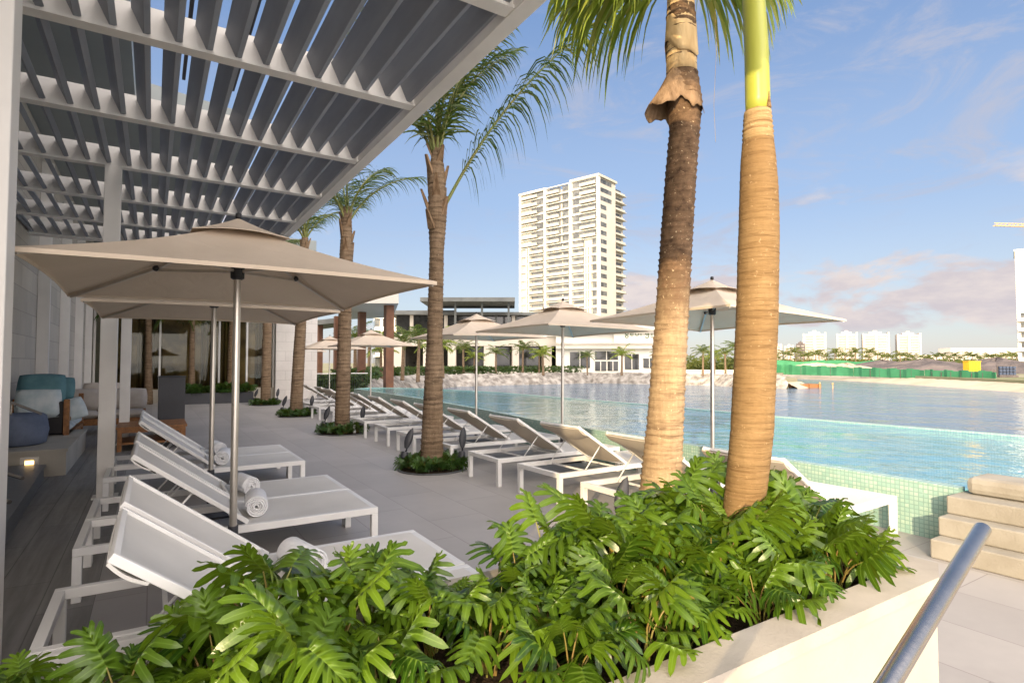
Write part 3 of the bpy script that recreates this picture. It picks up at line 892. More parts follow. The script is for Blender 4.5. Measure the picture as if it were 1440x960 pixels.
# ------------------------------------------------------------------ planter
pn = empty('planter', (1, 1.7, 0), label='white plastered planter with a stone cap filled with philodendrons', cat='planter')
LP = (1, 1.7, 0)
outer = [(-1.4, 1.17), (2.95, 1.17), (3.15, 1.25), (3.17, 2.28), (-1.4, 2.28)]
inner = [(-1.28, 1.31), (2.82, 1.31), (3.02, 1.38), (3.04, 2.16), (-1.28, 2.16)]
def ring(mb, o, n, z0, z1):
    k = len(o)
    for i in range(k):
        j = (i + 1) % k
        mb.poly([(*o[i], z0), (*o[j], z0), (*o[j], z1), (*o[i], z1)])
        mb.poly([(*n[j], z0), (*n[i], z0), (*n[i], z1), (*n[j], z1)])
        mb.poly([(*o[i], z1), (*o[j], z1), (*n[j], z1), (*n[i], z1)])
        mb.poly([(*o[j], z0), (*o[i], z0), (*n[i], z0), (*n[j], z0)])
b = MB(); ring(b, outer, inner, 0, .60); b.build('planter_wall', M['plaster'], pn, LP)
co_ = [(x + (.008 if x > 1 else -.008), y + (-.008 if y < 1.5 else .008)) for x, y in outer]
b = MB(); ring(b, co_, [(x, y) for x, y in inner], .601, .655); b.build('cap', M['capstone'], pn, LP, bevel=.008)
b = MB(); b.poly([(*p, soil_z) for p in inner]); b.build('soil', M['soil'], pn, LP)

# handrail by the planter
hr = empty('stair_handrail', (1.4, .58, 0), label='thick brushed steel handrail sloping in front of the white planter', cat='handrail')
def q_(px, py, d):
    v = at(px, d); return (v.x, v.y, hz(py, d))
P1 = Vector(q_(1374, 741, 1.45)); P0 = Vector(q_(1222, 975, 1.02)); Pm = P0 + (P0 - P1) * .9
b = MB(); b.tube([Pm, P0, P1.lerp(P0, .02), P1], .0185, 24); b.build('rail_tube', M['steel'], hr, (1.4, .58, 0), smooth=True, ang=40)
for f in (1.9,):
    c = P1 + (P0 - P1) * f
    b = MB(); b.tube([c + Vector((0, .004, -.02)), c + Vector((0, .03, -.07)), c + Vector((0, .12, -.085)), (c.x, 1.165, c.z - .085 - .10)], .0075, 8); b.lathe([(.03, 0), (.03, .004)], (0, 0), 12) if False else None
    b.build('bracket', M['steel'], hr, (1.4, .58, 0), smooth=True, ang=40)

# ------------------------------------------------------------------ sun loungers
def make_lounger(ang, label, group, back=.95, flap=True, sm='sling'):
    root = empty('sun_lounger', (0, 0, -50))
    T(root, label, 'sun lounger', group)
    x0, x1, wy, zt = -1.05, 1.05, .42, .36
    b = MB()
    for s in (-1, 1): b.box(x0, s * wy - (.05 if s > 0 else 0), zt - .055, x1, s * wy + (0 if s > 0 else .05), zt)
    b.box(x0, -wy + .05, zt - .054, x0 + .05, wy - .05, zt - .001); b.box(x1 - .05, -wy + .05, zt - .054, x1, wy - .05, zt - .001)
    for x in (-.55, -.05): b.box(x, -wy + .05, zt - .052, x + .025, wy - .05, zt - .03)
    b.build('frame', M['white'], root, bevel=.004)
    for x in (x0, x1 - .055):
        for s in (-1, 1):
            y = s * (wy - .0275)
            b = MB(); b.box(x, y - .0275, 0, x + .055, y + .0275, zt - .056); b.build('leg', M['white'], root, bevel=.004)
    b = MB(); slab(b, lambda u, v: (.03 + (x1 - .08) * u, (-wy + .05) + (2 * wy - .1) * v, zt - .004 - .022 * math.sin(PI * v) * math.sin(PI * min(1, u * .9 + .1))), 10, 10, (0, 0, .006))
    b.build('seat', M['sling'], root, smooth=True, ang=50)
    h = Vector((.03, 0, zt + .01)); d = Vector((-math.cos(R(ang)), 0, math.sin(R(ang)))); nn = Vector((math.sin(R(ang)), 0, math.cos(R(ang))))
    wb = wy - .055
    b = MB()
    for s in (-1, 1): b.bar(h + Vector((0, s * wb, 0)), h + d * back + Vector((0, s * wb, 0)), .028, .034, up=nn)
    b.bar(h + d * (back - .014) + Vector((0, -wb + .014, 0)), h + d * (back - .014) + Vector((0, wb - .014, 0)), .026, .026, up=nn)
    b.bar(h + d * .06 + Vector((0, -wb + .014, 0)), h + d * .06 + Vector((0, wb - .014, 0)), .024, .024, up=nn)
    fr = b.build('back_frame', M['white'], root, bevel=.004)
    b = MB(); slab(b, lambda u, v: h + d * (.02 + (back - .035) * u) + Vector((0, -wb + 2 * wb * v, 0)) - nn * (.045 * math.sin(PI * v) * (.35 + .65 * math.sin(PI * min(1, .12 + u * .8)))), 12, 12, nn * .006)
    b.build('backrest', M[sm], root, smooth=True, ang=50)
    if flap:
        b = MB(); slab(b, lambda u, v: h + d * (back - .006 - u * (.15 + .075 * math.sin(PI * v))) + Vector((0, -wb - .016 + (2 * wb + .032) * v, 0)) - nn * (.02 + (.035 * math.sin(PI * v)) * (.3 + .7 * u) + .012 * math.sin(PI * u)), 8, 12, nn * .012)
        b.build('head_flap', M[sm], root, smooth=True, ang=50)
    for s in (-1, 1):
        b = MB(); b.tube([h + d * .46 + Vector((0, s * (wb - .03), 0)), (-.62, s * (wb - .03), zt - .04)], .008, 6); b.build('strut', M['white'], root, smooth=True)
    return root
LG = make_lounger(37, '', 'sun loungers paired on the left of the terrace')
left = [(8.88, 'white sun lounger of the farthest left pair, half nearer the wicker sofa'), (8.02, 'white sun lounger of the farthest left pair, half nearer the camera'),
        (6.10, 'white sun lounger of the middle left pair, half farther from the planter'), (5.24, 'white sun lounger of the middle left pair, half beside the parasol pole'),
        (3.62, 'white sun lounger of the nearest left pair, half not touching the leaves'), (2.76, 'white sun lounger of the nearest left pair, half overhung by planter leaves')]
for i, (y, lab) in enumerate(left):
    o = LG if i == 0 else dup(LG, (0, 0, 0))
    o.location = (.62, y, 0); o['label'] = lab
RG = make_lounger(32.5, '', 'sun loungers in a row along the pool wall', .90, sm='sling_shade')
order = ['first', 'second', 'third', 'fourth', 'fifth', 'sixth', 'seventh', 'eighth', 'ninth', 'tenth', 'eleventh', 'twelfth', 'thirteenth', 'fourteenth', 'fifteenth']
rows = [3.03, 4.30, 5.60, 6.78, 8.22, 9.60, 10.95, 12.4, 13.85, 15.3, 16.8, 18.3, 20.0]
for i, y in enumerate(rows):
    o = RG if i == 0 else dup(RG, (0, 0, 0))
    o.location = (4.87 + max(0, y - 12) * .03 + rnd.uniform(-.04, .04), y, 0); o.rotation_euler = (0, 0, R(rnd.uniform(-1.8, 1.8)))
    o['label'] = '%s sun lounger along the pool wall counting from the planter%s' % (order[i], ', in full sunlight' if i < 2 else (', half in shade' if i == 2 else ', in shade'))

# rolled towels
def towel():
    b = MB()
    n, turns, w = 90, 4.5, .36
    r = lambda k: .012 + .083 * k / n
    rows = []
    for k in range(n + 1):
        a = 2 * PI * turns * k / n
        for_r = []
        for rr in (r(k) - .006, r(k) + .011):
            for y in (-w / 2, -w / 2 + .015, w / 2 - .015, w / 2):
                e = .006 if abs(y) > w / 2 - .01 else 0
                q = rr - e if rr > r(k) else rr + e
                for_r.append(b.vert((q * math.cos(a), y + .008 * math.sin(a * 1.3), q * math.sin(a) + .1)))
        rows.append(for_r)
    for k in range(n):
        A, B = rows[k], rows[k + 1]
        for i, j in ((0, 1), (1, 2), (2, 3)):
            b.face((A[i], A[j], B[j], B[i])); b.face((A[4 + i], B[4 + i], B[4 + j], A[4 + j]))
        b.face((A[0], B[0], B[4], A[4])); b.face((A[3], A[7], B[7], B[3]))
    A = rows[-1]; b.face((A[0], A[1], A[5], A[4])); b.face((A[1], A[2], A[6], A[5])); b.face((A[2], A[3], A[7], A[6]))
    return b.build('rolled_towel', M['towel'], None, smooth=True)
tw = towel()
for i, (x, y, lab) in enumerate([(.80, 8.84, 'far half of the farthest left pair'), (.78, 7.98, 'near half of the farthest left pair'), (.78, 6.06, 'far half of the middle left pair'),
                                 (.74, 5.22, 'near half of the middle left pair'), (.80, 3.60, 'far half of the nearest left pair'), (.76, 2.80, 'near half of the nearest left pair')]):
    o = tw if i == 0 else dup(tw, (0, 0, 0))
    o.scale = (.88, 1, .88); o.location = (x, y, .35); o.rotation_euler = (0, rnd.uniform(-1, 1) * .3, rnd.uniform(-.25, .25))
    T(o, 'white towel rolled up on the lounger, ' + lab, 'towel', 'rolled towels on the left loungers')

# ------------------------------------------------------------------ parasols
def make_parasol(s=2.12, zc=2.13, za=2.58):
    root = empty('parasol', (0, 0, -50)); T(root, '', 'parasol')
    hs = s / 2
    cor = [Vector((-hs, -hs, zc)), Vector((hs, -hs, zc)), Vector((hs, hs, zc)), Vector((-hs, hs, zc))]
    ap = Vector((0, 0, za))
    b = MB()
    for i in range(4):
        a, c = cor[i], cor[(i + 1) % 4]
        def fn(u, t, a=a, c=c):
            e = a.lerp(c, u); e = Vector((e.x * (1 - .02 * math.sin(PI * u)), e.y * (1 - .02 * math.sin(PI * u)), e.z + .012 * math.sin(PI * u)))
            p = ap.lerp(e, .04 + .96 * t)
            return p + Vector((0, 0, -.02 * math.sin(PI * u) * math.sin(PI * t) - .03 * math.sin(PI * t) ** 1.0))
        slab(b, fn, 14, 12, (0, 0, .004))
        # hem
        slab(b, lambda u, t, fn=fn: fn(u, 1) + Vector((0, 0, -.022 * t)) + (Vector((fn(u, 1).x, fn(u, 1).y, 0)).normalized() * .003), 14, 1, Vector((a.x + c.x, a.y + c.y, 0)).normalized() * .003)
    cn = b.build('canopy', M['canvas'], root, smooth=True, ang=35)
    b = MB()
    v = .30
    vc = [Vector((-v, -v, 0)), Vector((v, -v, 0)), Vector((v, v, 0)), Vector((-v, v, 0))]
    for i in range(4):
        a, c = vc[i], vc[(i + 1) % 4]
        def fv(u, t, a=a, c=c):
            e = a.lerp(c, u); k = .03 + .97 * t
            return Vector((e.x * k, e.y * k, za + .05 - k * .165 + .028 * math.sin(PI * u) * t - .01 * math.sin(PI * t)))
        slab(b, fv, 10, 6, (0, 0, .004))
    o = b.build('vent', M['canvas'], cn, smooth=True, ang=35)
    b = MB(); b.lathe([(.018, za + .05), (.022, za + .065), (.02, za + .085), (.006, za + .092)], n=10); b.build('finial', M['black'], root, smooth=True)
    b = MB(); b.tube([(0, 0, .03), (0, 0, za - .02)], .0245, 16); b.build('pole', M['alu'], root, smooth=True, ang=40)
    b = MB(); b.tube([(0, 0, .02), (0, 0, .46)], .034, 16); b.build('pole_sleeve', M['charcoal'], root, smooth=True, ang=40)
    b = MB(); b.box(-.3, -.3, 0, .3, .3, .02); b.build('base_plate', M['charcoal'], root, bevel=.006)
    b = MB(); b.lathe([(.028, 2.19), (.045, 2.20), (.047, 2.29), (.03, 2.30)], n=12); b.build('hub', M['black'], root, smooth=True, ang=40)
    for c in cor:
        e = ap.lerp(c, .985) - Vector((0, 0, .028)); s0 = ap.lerp(c, .04) - Vector((0, 0, .03)); m = ap.lerp(c, .46) - Vector((0, 0, .075))
        b = MB(); b.bar(s0, m, .016, .022); b.bar(m, e, .016, .022); rib = b.build('rib', M['alu'], root)
        b = MB(); b.bar((c.x * .03, c.y * .03, 2.25), m - Vector((0, 0, .012)), .014, .02); b.build('strut', M['alu'], rib)
        b = MB(); b.ico(m, .03, 0, 0, 1, 1, .8, 8, 5); b.build('joint', M['black'], rib, smooth=True)
    return root
PR = make_parasol()
ps = [(.50, 4.47, 0.0, 'large beige square parasol nearest the camera over the left loungers', 0),
      (.55, 6.92, 0.0, 'beige parasol just behind the nearest one, over the far left loungers', 0),
      (5.78, 4.62, .0, 'sunlit beige parasol between the two nearest palm trunks by the pool', .06),
      (5.72, 7.55, .0, 'beige parasol by the pool in front of the tall white tower', .03),
      (5.75, 10.55, -.0, 'greyish parasol third from the camera along the pool side', .0),
      (5.75, 17.4, .0, 'pale parasol in the middle distance right of the third palm trunk', 0),
      (5.75, 22.3, .0, 'pale parasol overlapping behind the middle distance one', 0),
      (5.75, 28.0, .0, 'farthest pale parasol near the terrace railing', 0)]
for i, (x, y, rzz, lab, tilt) in enumerate(ps):
    o = PR if i == 0 else dup(PR, (0, 0, 0))
    o.location = (x, y, 0); o.rotation_euler = (tilt * -.2, tilt * .5, rzz)
    T(o, lab, 'parasol', 'square parasols among the loungers')

# ------------------------------------------------------------------ palms
def frond(lf, rc, base, az, el0, L, droop, leaf, seed, n=46, grav=.75, start=.2, w=.026, rr0=.03):
    rr = random.Random(seed)
    N = 24
    p = Vector(base); pts = [p.copy()]; dirs = []
    for i in range(N):
        s = i / N
        el = el0 - droop * s ** 1.25
        a = R(az + 4 * math.sin(s * 3))
        d = Vector((math.sin(a) * math.cos(R(el)), math.cos(a) * math.cos(R(el)), math.sin(R(el))))
        dirs.append(d); p = p + d * (L / N); pts.append(p.copy())
    dirs.append(dirs[-1])
    rc.tube(pts, [max(.005, rr0 * (1 - i / N) ** .7) for i in range(N + 1)], 6)
    for k in range(n):
        s = start + (1 - start) * (k + rr.uniform(-.3, .3)) / n
        s = min(max(s, 0), .995)
        i = int(s * N); f = s * N - i
        o = pts[i].lerp(pts[i + 1], f); d = dirs[i]
        side = d.cross(Vector((0, 0, 1)))
        if side.length < .05: side = Vector((math.cos(R(az)), -math.sin(R(az)), 0))
        side.normalize(); upv = side.cross(d)
        env = (.35 + .65 * math.sin(PI * min(1, (s - start) / (1 - start) * .75 + .22)))
        for sg in (-1, 1):
            ln = leaf * env * rr.uniform(.8, 1.12)
            g = grav * rr.uniform(.6, 1.25)
            dd = (side * sg * .85 + d * (.55 + .5 * s) + upv * .22).normalized()
            q = [o + side * sg * .008]
            v = dd.copy()
            for j in range(4):
                v = (v + Vector((0, 0, -g * (.26 + .10 * j)))).normalized()
                q.append(q[-1] + v * ln / 4)
            wv = v.cross(Vector((rr.uniform(-1, 1), rr.uniform(-1, 1), rr.uniform(-.3, .3))))
            wv = (side.cross(dd) * .4 + d * .6 + wv * .35).normalized() * w * rr.uniform(.75, 1.15)
            ids = []
            for j, ww in enumerate((.35, 1, .85, .5)):
                ids.append((lf.vert(q[j] - wv * ww * .5), lf.vert(q[j] + wv * ww * .5)))
            tip = lf.vert(q[4])
            for A, B in zip(ids, ids[1:]): lf.face((A[0], A[1], B[1], B[0]))
            lf.face((ids[-1][0], ids[-1][1], tip))
    return pts

def trunk_tube(mb, pts_r, n=18, ringstep=.055, amp=.045, seed=0):
    """pts_r: (x,y,z,r) control points; ringed, slightly irregular trunk"""
    rr = random.Random(seed)
    zs = [q[2] for q in pts_r]
    def ev(z):
        for a, c in zip(pts_r, pts_r[1:]):
            if z <= c[2] + 1e-6:
                f = (z - a[2]) / (c[2] - a[2])
                return [a[i] + (c[i] - a[i]) * f for i in range(4)]
        return list(pts_r[-1])
    rows = []
    drift = [rr.uniform(-1, 1) for _ in range(n)]
    def add(z, k, rough):
        e = ev(min(z, zs[-1]))
        row = []
        for q in range(n):
            drift[q] += rr.uniform(-.35, .35); drift[q] *= .93
            r = e[3] * (k + .012 * drift[q] + rr.uniform(-rough, rough))
            a = 2 * PI * q / n
            row.append(mb.vert((e[0] + r * math.cos(a), e[1] + r * math.sin(a), z + rr.uniform(-1, 1) * ringstep * .07)))
        rows.append(row)
    z = zs[0]
    while z < zs[-1] - ringstep * .6:
        st_ = ringstep * rr.uniform(.75, 1.3); am_ = amp * rr.uniform(.5, 1.3)
        add(z, 1 - am_ * .5, amp * .15); add(z + st_ * .55, 1 + am_ * .1, amp * .2); add(z + st_ * .86, 1 + am_, amp * .35)
        z += st_
    add(zs[-1], 1, 0)
    for A, B in zip(rows, rows[1:]):
        for q in range(n): mb.face((A[q], A[(q + 1) % n], B[(q + 1) % n], B[q]))
    mb.face(list(reversed(rows[0]))); mb.face(rows[-1])

def palm(base, label, ctl, mat, fronds, leafmat, boots=None, ring=.07, amp=.05, seed=1, name='coconut_palm', grav=.75, w=.022, drop=.1):
    root = empty(name, base); T(root, label, 'palm tree', None)
    b = MB(); trunk_tube(b, ctl, 28, ring, amp, seed); b.build('trunk', mat, root, smooth=True)
    lf, rc = MB(), MB()
    for i, (az, el, L, dr, ll, n) in enumerate(fronds):
        frond(lf, rc, (ctl[-1][0], ctl[-1][1], ctl[-1][2] - (drop[i] if isinstance(drop, list) else drop)), az, el, L, dr, ll, seed * 50 + i, n, grav * (1.5 if len(fronds) > 9 and i == 0 and seed == 4 else 1), w=w * (1.5 if seed == 4 else 1))
    crown = rc.build('crown', RACHIS, root, smooth=True)
    lf.build('fronds', leafmat, crown)
    if boots:
        rr = random.Random(seed + 5)
        b = MB()
        zt = ctl[-1][2]
        for k in range(boots[0]):
            a = k * 2.4; z = zt - boots[1] * k / boots[0] - .05
            r = [x0[3] + (x1[3] - x0[3]) * (z - x0[2]) / (x1[2] - x0[2]) for x0, x1 in zip(ctl, ctl[1:]) if x0[2] <= z <= x1[2] + 1e-6][0]
            u = Vector((math.cos(a), math.sin(a), 0)); t = Vector((-u.y, u.x, 0))
            c = Vector((ctl[-1][0], ctl[-1][1], z)) - Vector((0, 0, .22))
            top = c + u * (r * 1.1 + rr.uniform(.03, .11)) + Vector((0, 0, rr.uniform(.26, .42)))
            wd = rr.uniform(.05, .075)
            b.hull([c + u * r * .6 - t * wd, c + u * r * .6 + t * wd, c + u * (r * 1.02) + t * wd, c + u * (r * 1.02) - t * wd,
                    top - u * .02 - t * .02, top - u * .02 + t * .02, top + u * .012 + t * .018, top + u * .012 - t * .018])
        b.build('leaf_base', M['boot'], root)
    return root

def crown_set(seed, n, L, leaf, nl, e0=82, e1=38, dr=60):
    rr = random.Random(seed)
    return [((i * 137.5 + rr.uniform(-15, 15)) % 360, e0 + (e1 - e0) * i / max(1, n - 1) + rr.uniform(-5, 5), L * rr.uniform(.8, 1.1), dr * rr.uniform(.7, 1.2), leaf, nl) for i in range(n)]

beds = [(3.66, 23.4), (3.68, 18.0), (3.68, 13.1), (3.60, 8.0), (3.735, 3.53)]
# palm 4 of the photograph: the tall shaded one right of the nearest parasol
p4 = palm((3.60, 8.0, 0), 'tall shaded coconut palm in front of the white tower with one frond arching right',
          [(0, 0, 0, .18), (.0, 0, .4, .165), (.03, -.02, 2.0, .118), (.05, -.03, 3.3, .108), (.06, -.03, 3.9, .145), (.05, -.02, 4.5, .13), (.05, -.02, 4.85, .075), (.05, -.02, 5.1, .04)],
          M['trunk'], [(122, 64, 4.3, 34, 1.15, 80), (140, 82, 2.5, 45, .95, 50), (110, 84, 2.4, 60, .9, 50), (300, 80, 2.7, 55, .95, 30), (330, 72, 2.6, 60, .95, 30), (20, 82, 2.7, 55, .95, 26), (75, 84, 2.5, 40, .8, 24), (250, 82, 2.5, 60, .8, 26), (118, 88, 2.6, 20, .6, 30), (195, 84, 2.4, 60, .75, 22)], PALML, (13, 1.3), seed=4, grav=.95, drop=[1.35] + [.55] * 9)
p3 = palm((3.68, 13.1, 0), 'shaded coconut palm rising from the third planting bed behind the beige parasol',
          [(0, 0, 0, .17), (.0, 0, .5, .165), (.03, 0, 2.4, .145), (.05, 0, 4.1, .15), (.05, 0, 4.9, .11), (.05, 0, 5.2, .08)],
          M['trunk'], crown_set(3, 9, 2.2, .8, 26, 86, 62, 68), PALML, (9, 1.0), seed=3, grav=.9, drop=.45)
p2 = palm((3.68, 18.0, 0), 'coconut palm rising from the second farthest planting bed beside the pergola edge',
          [(0, 0, 0, .19), (.0, 0, .5, .18), (.08, 0, 2.5, .16), (.16, 0, 4.6, .15), (.18, 0, 5.4, .1)],
          M['trunk'], crown_set(2, 9, 2.0, .75, 24, 86, 55, 75), PALML, (8, .8), seed=2, grav=.95)
p1 = palm((3.66, 23.4, 0), 'farthest terrace palm trunk in front of the glass front of the building',
          [(0, 0, 0, .19), (.0, 0, .5, .18), (.02, 0, 2.5, .165), (.03, 0, 4.8, .15), (.03, 0, 5.6, .1)],
          M['trunk'], crown_set(1, 9, 2.0, .7, 30, 86, 55, 75), PALML, (8, .8), seed=1, grav=.95)
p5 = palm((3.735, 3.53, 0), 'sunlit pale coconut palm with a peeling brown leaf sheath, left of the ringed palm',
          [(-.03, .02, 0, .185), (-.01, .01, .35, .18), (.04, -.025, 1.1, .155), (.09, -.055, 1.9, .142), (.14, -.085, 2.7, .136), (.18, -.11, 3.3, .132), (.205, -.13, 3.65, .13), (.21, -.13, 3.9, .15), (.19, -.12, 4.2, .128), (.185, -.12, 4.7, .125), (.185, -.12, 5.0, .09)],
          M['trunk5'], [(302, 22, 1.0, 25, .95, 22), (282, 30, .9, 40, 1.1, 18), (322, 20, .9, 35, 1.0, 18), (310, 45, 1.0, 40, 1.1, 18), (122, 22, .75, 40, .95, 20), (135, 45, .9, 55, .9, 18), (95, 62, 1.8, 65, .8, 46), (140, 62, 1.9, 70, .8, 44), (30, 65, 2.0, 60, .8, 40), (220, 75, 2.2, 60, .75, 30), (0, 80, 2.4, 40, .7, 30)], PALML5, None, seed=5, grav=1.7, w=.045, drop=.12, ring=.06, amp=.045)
b = MB()
# peeling sheath: flared collar with a torn wing to the left
def collar(u, v):
    a = u * 2 * PI
    wing = max(0, math.cos(a - R(165))) ** 5
    r = .125 + .05 * (1 - v) ** 2 + wing * .19 * (1 - v) + .012 * math.sin(3 * a) * (1 - v)
    return (.205 + r * math.cos(a), -.125 + r * math.sin(a), 3.83 + .36 * v - wing * .07 * (1 - v) + .05 * math.sin(2 * a + 1) + (.022 * math.sin(7 * a) + .014 * math.sin(17 * a + 1)) * (1 - v) ** 2)
slab(b, collar, 64, 8, (.006, .004, 0)); b.build('sheath', M['boot'], p5, smooth=True)
b = MB()
slab(b, lambda u, v: (.19 + (.128 + .012 * v + .018 * max(0, math.sin(5 * u * 6.28 + 1)) * v) * math.cos(u * 6.28), -.12 + (.128 + .012 * v) * math.sin(u * 6.28), 4.62 - .28 * v + .07 * math.sin(u * 12.6 + 2) - .03 * math.sin(u * 25)), 30, 6, (.004, .003, 0))
slab(b, lambda u, v: (.187 + (.133 - .02 * v) * math.cos(u * 6.28), -.12 + (.133 - .02 * v) * math.sin(u * 6.28), 4.16 + .9 * v), 24, 10, (.003, .002, 0))
b.build('young_sheath', M['palesheath'], p5, smooth=True)
b = MB()
for (dx, dy, zz, ln) in ((.32, -.16, 4.95, 1.55), (.46, -.27, 4.9, 1.35)):
    b.tube([(dx, dy, zz), (dx + .01, dy, zz - ln * .4), (dx - .02, dy + .01, zz - ln * .75), (dx - .015, dy, zz - ln)], .0018, 4)
b.build('hanging_fibre', M['palesheath'], p5)

# ringed bottle palm with the green crownshaft, growing in the planter
p6 = empty('foxtail_palm', (2.56, 1.885, soil_z)); T(p6, 'smooth ringed palm with a yellow green crownshaft growing out of the planter', 'palm tree')
CT6 = [(0, 0, -.05, .11), (.0, 0, .16, .099), (.03, -.018, .70, .104), (.052, -.033, 1.25, .103), (.068, -.043, 1.72, .100), (.07, -.045, 1.95, .094), (.07, -.045, 2.10, .086), (.07, -.045, 2.20, .077), (.07, -.045, 2.36, .066)]
lean = lambda z: .045 * min(1, max(0, z) / .8)
CT6 = [(x + RT[0] * lean(z), y + RT[1] * lean(z), z, r) for x, y, z, r in CT6]
b = MB(); trunk_tube(b, CT6[:8], 28, .04, .010, 6); b.build('trunk', M['trunk6'], p6, smooth=True)
b = MB(); trunk_tube(b, CT6[7:], 28, .026, .040, 7); b.build('trunk_neck', M['neck'], p6, smooth=True)
b = MB(); b.tube([(x + RT[0] * .045, y + RT[1] * .045, z) for x, y, z in ((.07, -.045, 2.34), (.072, -.046, 2.42), (.07, -.045, 2.7), (.06, -.038, 3.0), (.045, -.03, 3.5), (.04, -.03, 3.8))], [.058, .062, .060, .056, .047, .04], 24); b.build('crownshaft', M['shaft'], p6, smooth=True)
b = MB(); b.hull([Vector((.075 + RT[0] * .045, -.112 + RT[1] * .045, 2.36)) + Vector(q) for q in ((-.014, -.002, 0), (.014, -.002, 0), (.014, .02, 0), (-.014, .02, 0), (-.001, .002, .085), (.001, .002, .085), (.001, .015, .085), (-.001, .015, .085))]); b.build('flower_scar', M['trunk6'], p6)
lf, rc = MB(), MB()
for i, (az, el, L, dr, ll, n) in enumerate(crown_set(6, 8, 2.1, .6, 44, 80, 50, 70)):
    frond(lf, rc, (.042 + RT[0] * .045, -.03 + RT[1] * .045, 3.74), az, el, L, dr, ll, 600 + i, n, .6)
c = rc.build('crown', RACHIS, p6, smooth=True); lf.build('fronds', PALML5, c)

# planting beds, their shrubs and the dark spotlights
def shrub_mesh(seed):
    lv, sm, od = plant_mesh(seed, 30, .20, 1.2, .13)
    root = empty('low_shrub', (0, 0, -50)); T(root, 'small dark green shrub with lobed leaves at the foot of a terrace palm', 'shrub', 'low shrubs in the round palm beds')
    lv.build('leaves', SHRUB, root, smooth=True, attr=True); sm.build('stalks', STEM, root, smooth=True)
    return root
shp = [shrub_mesh(300 + k) for k in range(3)]; ushp = [False] * 3
k = 0
def spotlight():
    root = empty('spotlight', (0, 0, -50)); T(root, '', 'spotlight', 'dark garden spotlights beside the palms')
    b = MB(); b.tube([(0, 0, 0), (0, 0, .16)], .012, 8); b.build('stake', M['black'], root, smooth=True)
    b = MB(); b.lathe([(.03, .14), (.052, .16), (.055, .23), (.04, .25)], n=14); b.build('body', M['charcoal'], root, smooth=True, ang=40)
    b = MB(); n = 16; rows = []
    for j in range(9):
        t = j / 8
        wd = .058 * math.sin(PI * (.12 + .80 * t)) ** .8; dp = .034 * math.sin(PI * (.15 + .75 * t))
        rows.append([b.vert((wd * math.cos(2 * PI * q / n), dp * math.sin(2 * PI * q / n) + .02 * (t - .5), .30 + .30 * t + .02 * math.cos(2 * PI * q / n) * t)) for q in range(n)])
    for A, B in zip(rows, rows[1:]):
        for q in range(n): b.face((A[q], A[(q + 1) % n], B[(q + 1) % n], B[q]))
    b.face(list(reversed(rows[0]))); b.face(rows[-1]); b.build('shade', M['charcoal'], root, smooth=True, ang=50)
    b = MB(); b.tube([(0, 0, .24), (.012, .012, .275), (0, 0.0, .315)], .014, 8); b.build('knuckle', M['black'], root, smooth=True)
    return root
spot = spotlight(); us = False
bn = ['farthest', 'second farthest', 'middle', 'second nearest', 'nearest']
for bi, (x, y) in enumerate(beds):
    bd = empty('palm_bed', (x, y, 0), label='round planting bed of soil cut into the deck around the %s palm' % bn[bi], cat='planting bed', group='round palm beds in the deck')
    b = MB(); b.lathe([(.0, .004), (.48, .004), (.44, .03), (.2, .05), (.0, .055)], n=28); b.build('soil', M['soil'], bd, smooth=True)
    b = MB(); ring(b, [(.515 * math.cos(t * PI / 20), .515 * math.sin(t * PI / 20)) for t in range(40)], [(.485 * math.cos(t * PI / 20), .485 * math.sin(t * PI / 20)) for t in range(40)], .002, .022); b.build('edging', M['granite'], bd, smooth=True, ang=40)
    for q in range(8):
        a = q * 2 * PI / 8 + rnd.uniform(-.2, .2); rr_ = .33
        kk = k % 3
        if not ushp[kk]: o = shp[kk]; ushp[kk] = True
        else: o = dup(shp[kk], (0, 0, 0))
        o.location = (x + rr_ * math.cos(a), y + rr_ * math.sin(a), .03); o.rotation_euler = (0, 0, rnd.uniform(0, 6.28)); o.scale = (rnd.uniform(.8, 1.0),) * 3
        k += 1
    for sg, nm in ((-1, 'left'), (1, 'right')):
        if not us: o = spot; us = True
        else: o = dup(spot, (0, 0, 0))
        o.location = (x + RT[0] * .45 * sg - FW[0] * .10, y + RT[1] * .45 * sg - FW[1] * .10, .03)
        o.rotation_euler = (R(-8), R(14 * (1 if sg < 0 else .5)), -YAW + (0 if sg < 0 else .5))
        T(o, 'dark garden spotlight on the %s of the %s palm' % (nm, bn[bi]), 'spotlight')

# dark low planters by the glass front
for i, (x0, x1, lab) in enumerate(((.55, 2.0, 'left'), (2.05, 3.5, 'right'))):
    pr_ = empty('low_planter', ((x0 + x1) / 2, 25.6, 0), label='low black planter with green plants before the glass front, %s one' % lab, cat='planter', group='low black planters')
    hw = (x1 - x0) / 2
    b = MB(); ring(b, [(-hw, -.3), (hw, -.3), (hw, .3), (-hw, .3)], [(-hw + .03, -.27), (hw - .03, -.27), (hw - .03, .27), (-hw + .03, .27)], 0, .42); b.build('box', M['charcoal'], pr_)
    b = MB(); b.poly([(-hw + .03, -.27, .38), (hw - .03, -.27, .38), (hw - .03, .27, .38), (-hw + .03, .27, .38)]); b.build('soil', M['soil'], pr_)
    for q in range(4):
        o = dup(shp[q % 3], (x0 + .25 + q * (x1 - x0 - .5) / 3, 25.6, .38), rnd.uniform(0, 6), 'green plant growing in the low black planters by the glass front', 1.7, 'plants in the low black planters'); o.name = 'planter_plant'; o['category'] = 'plant'

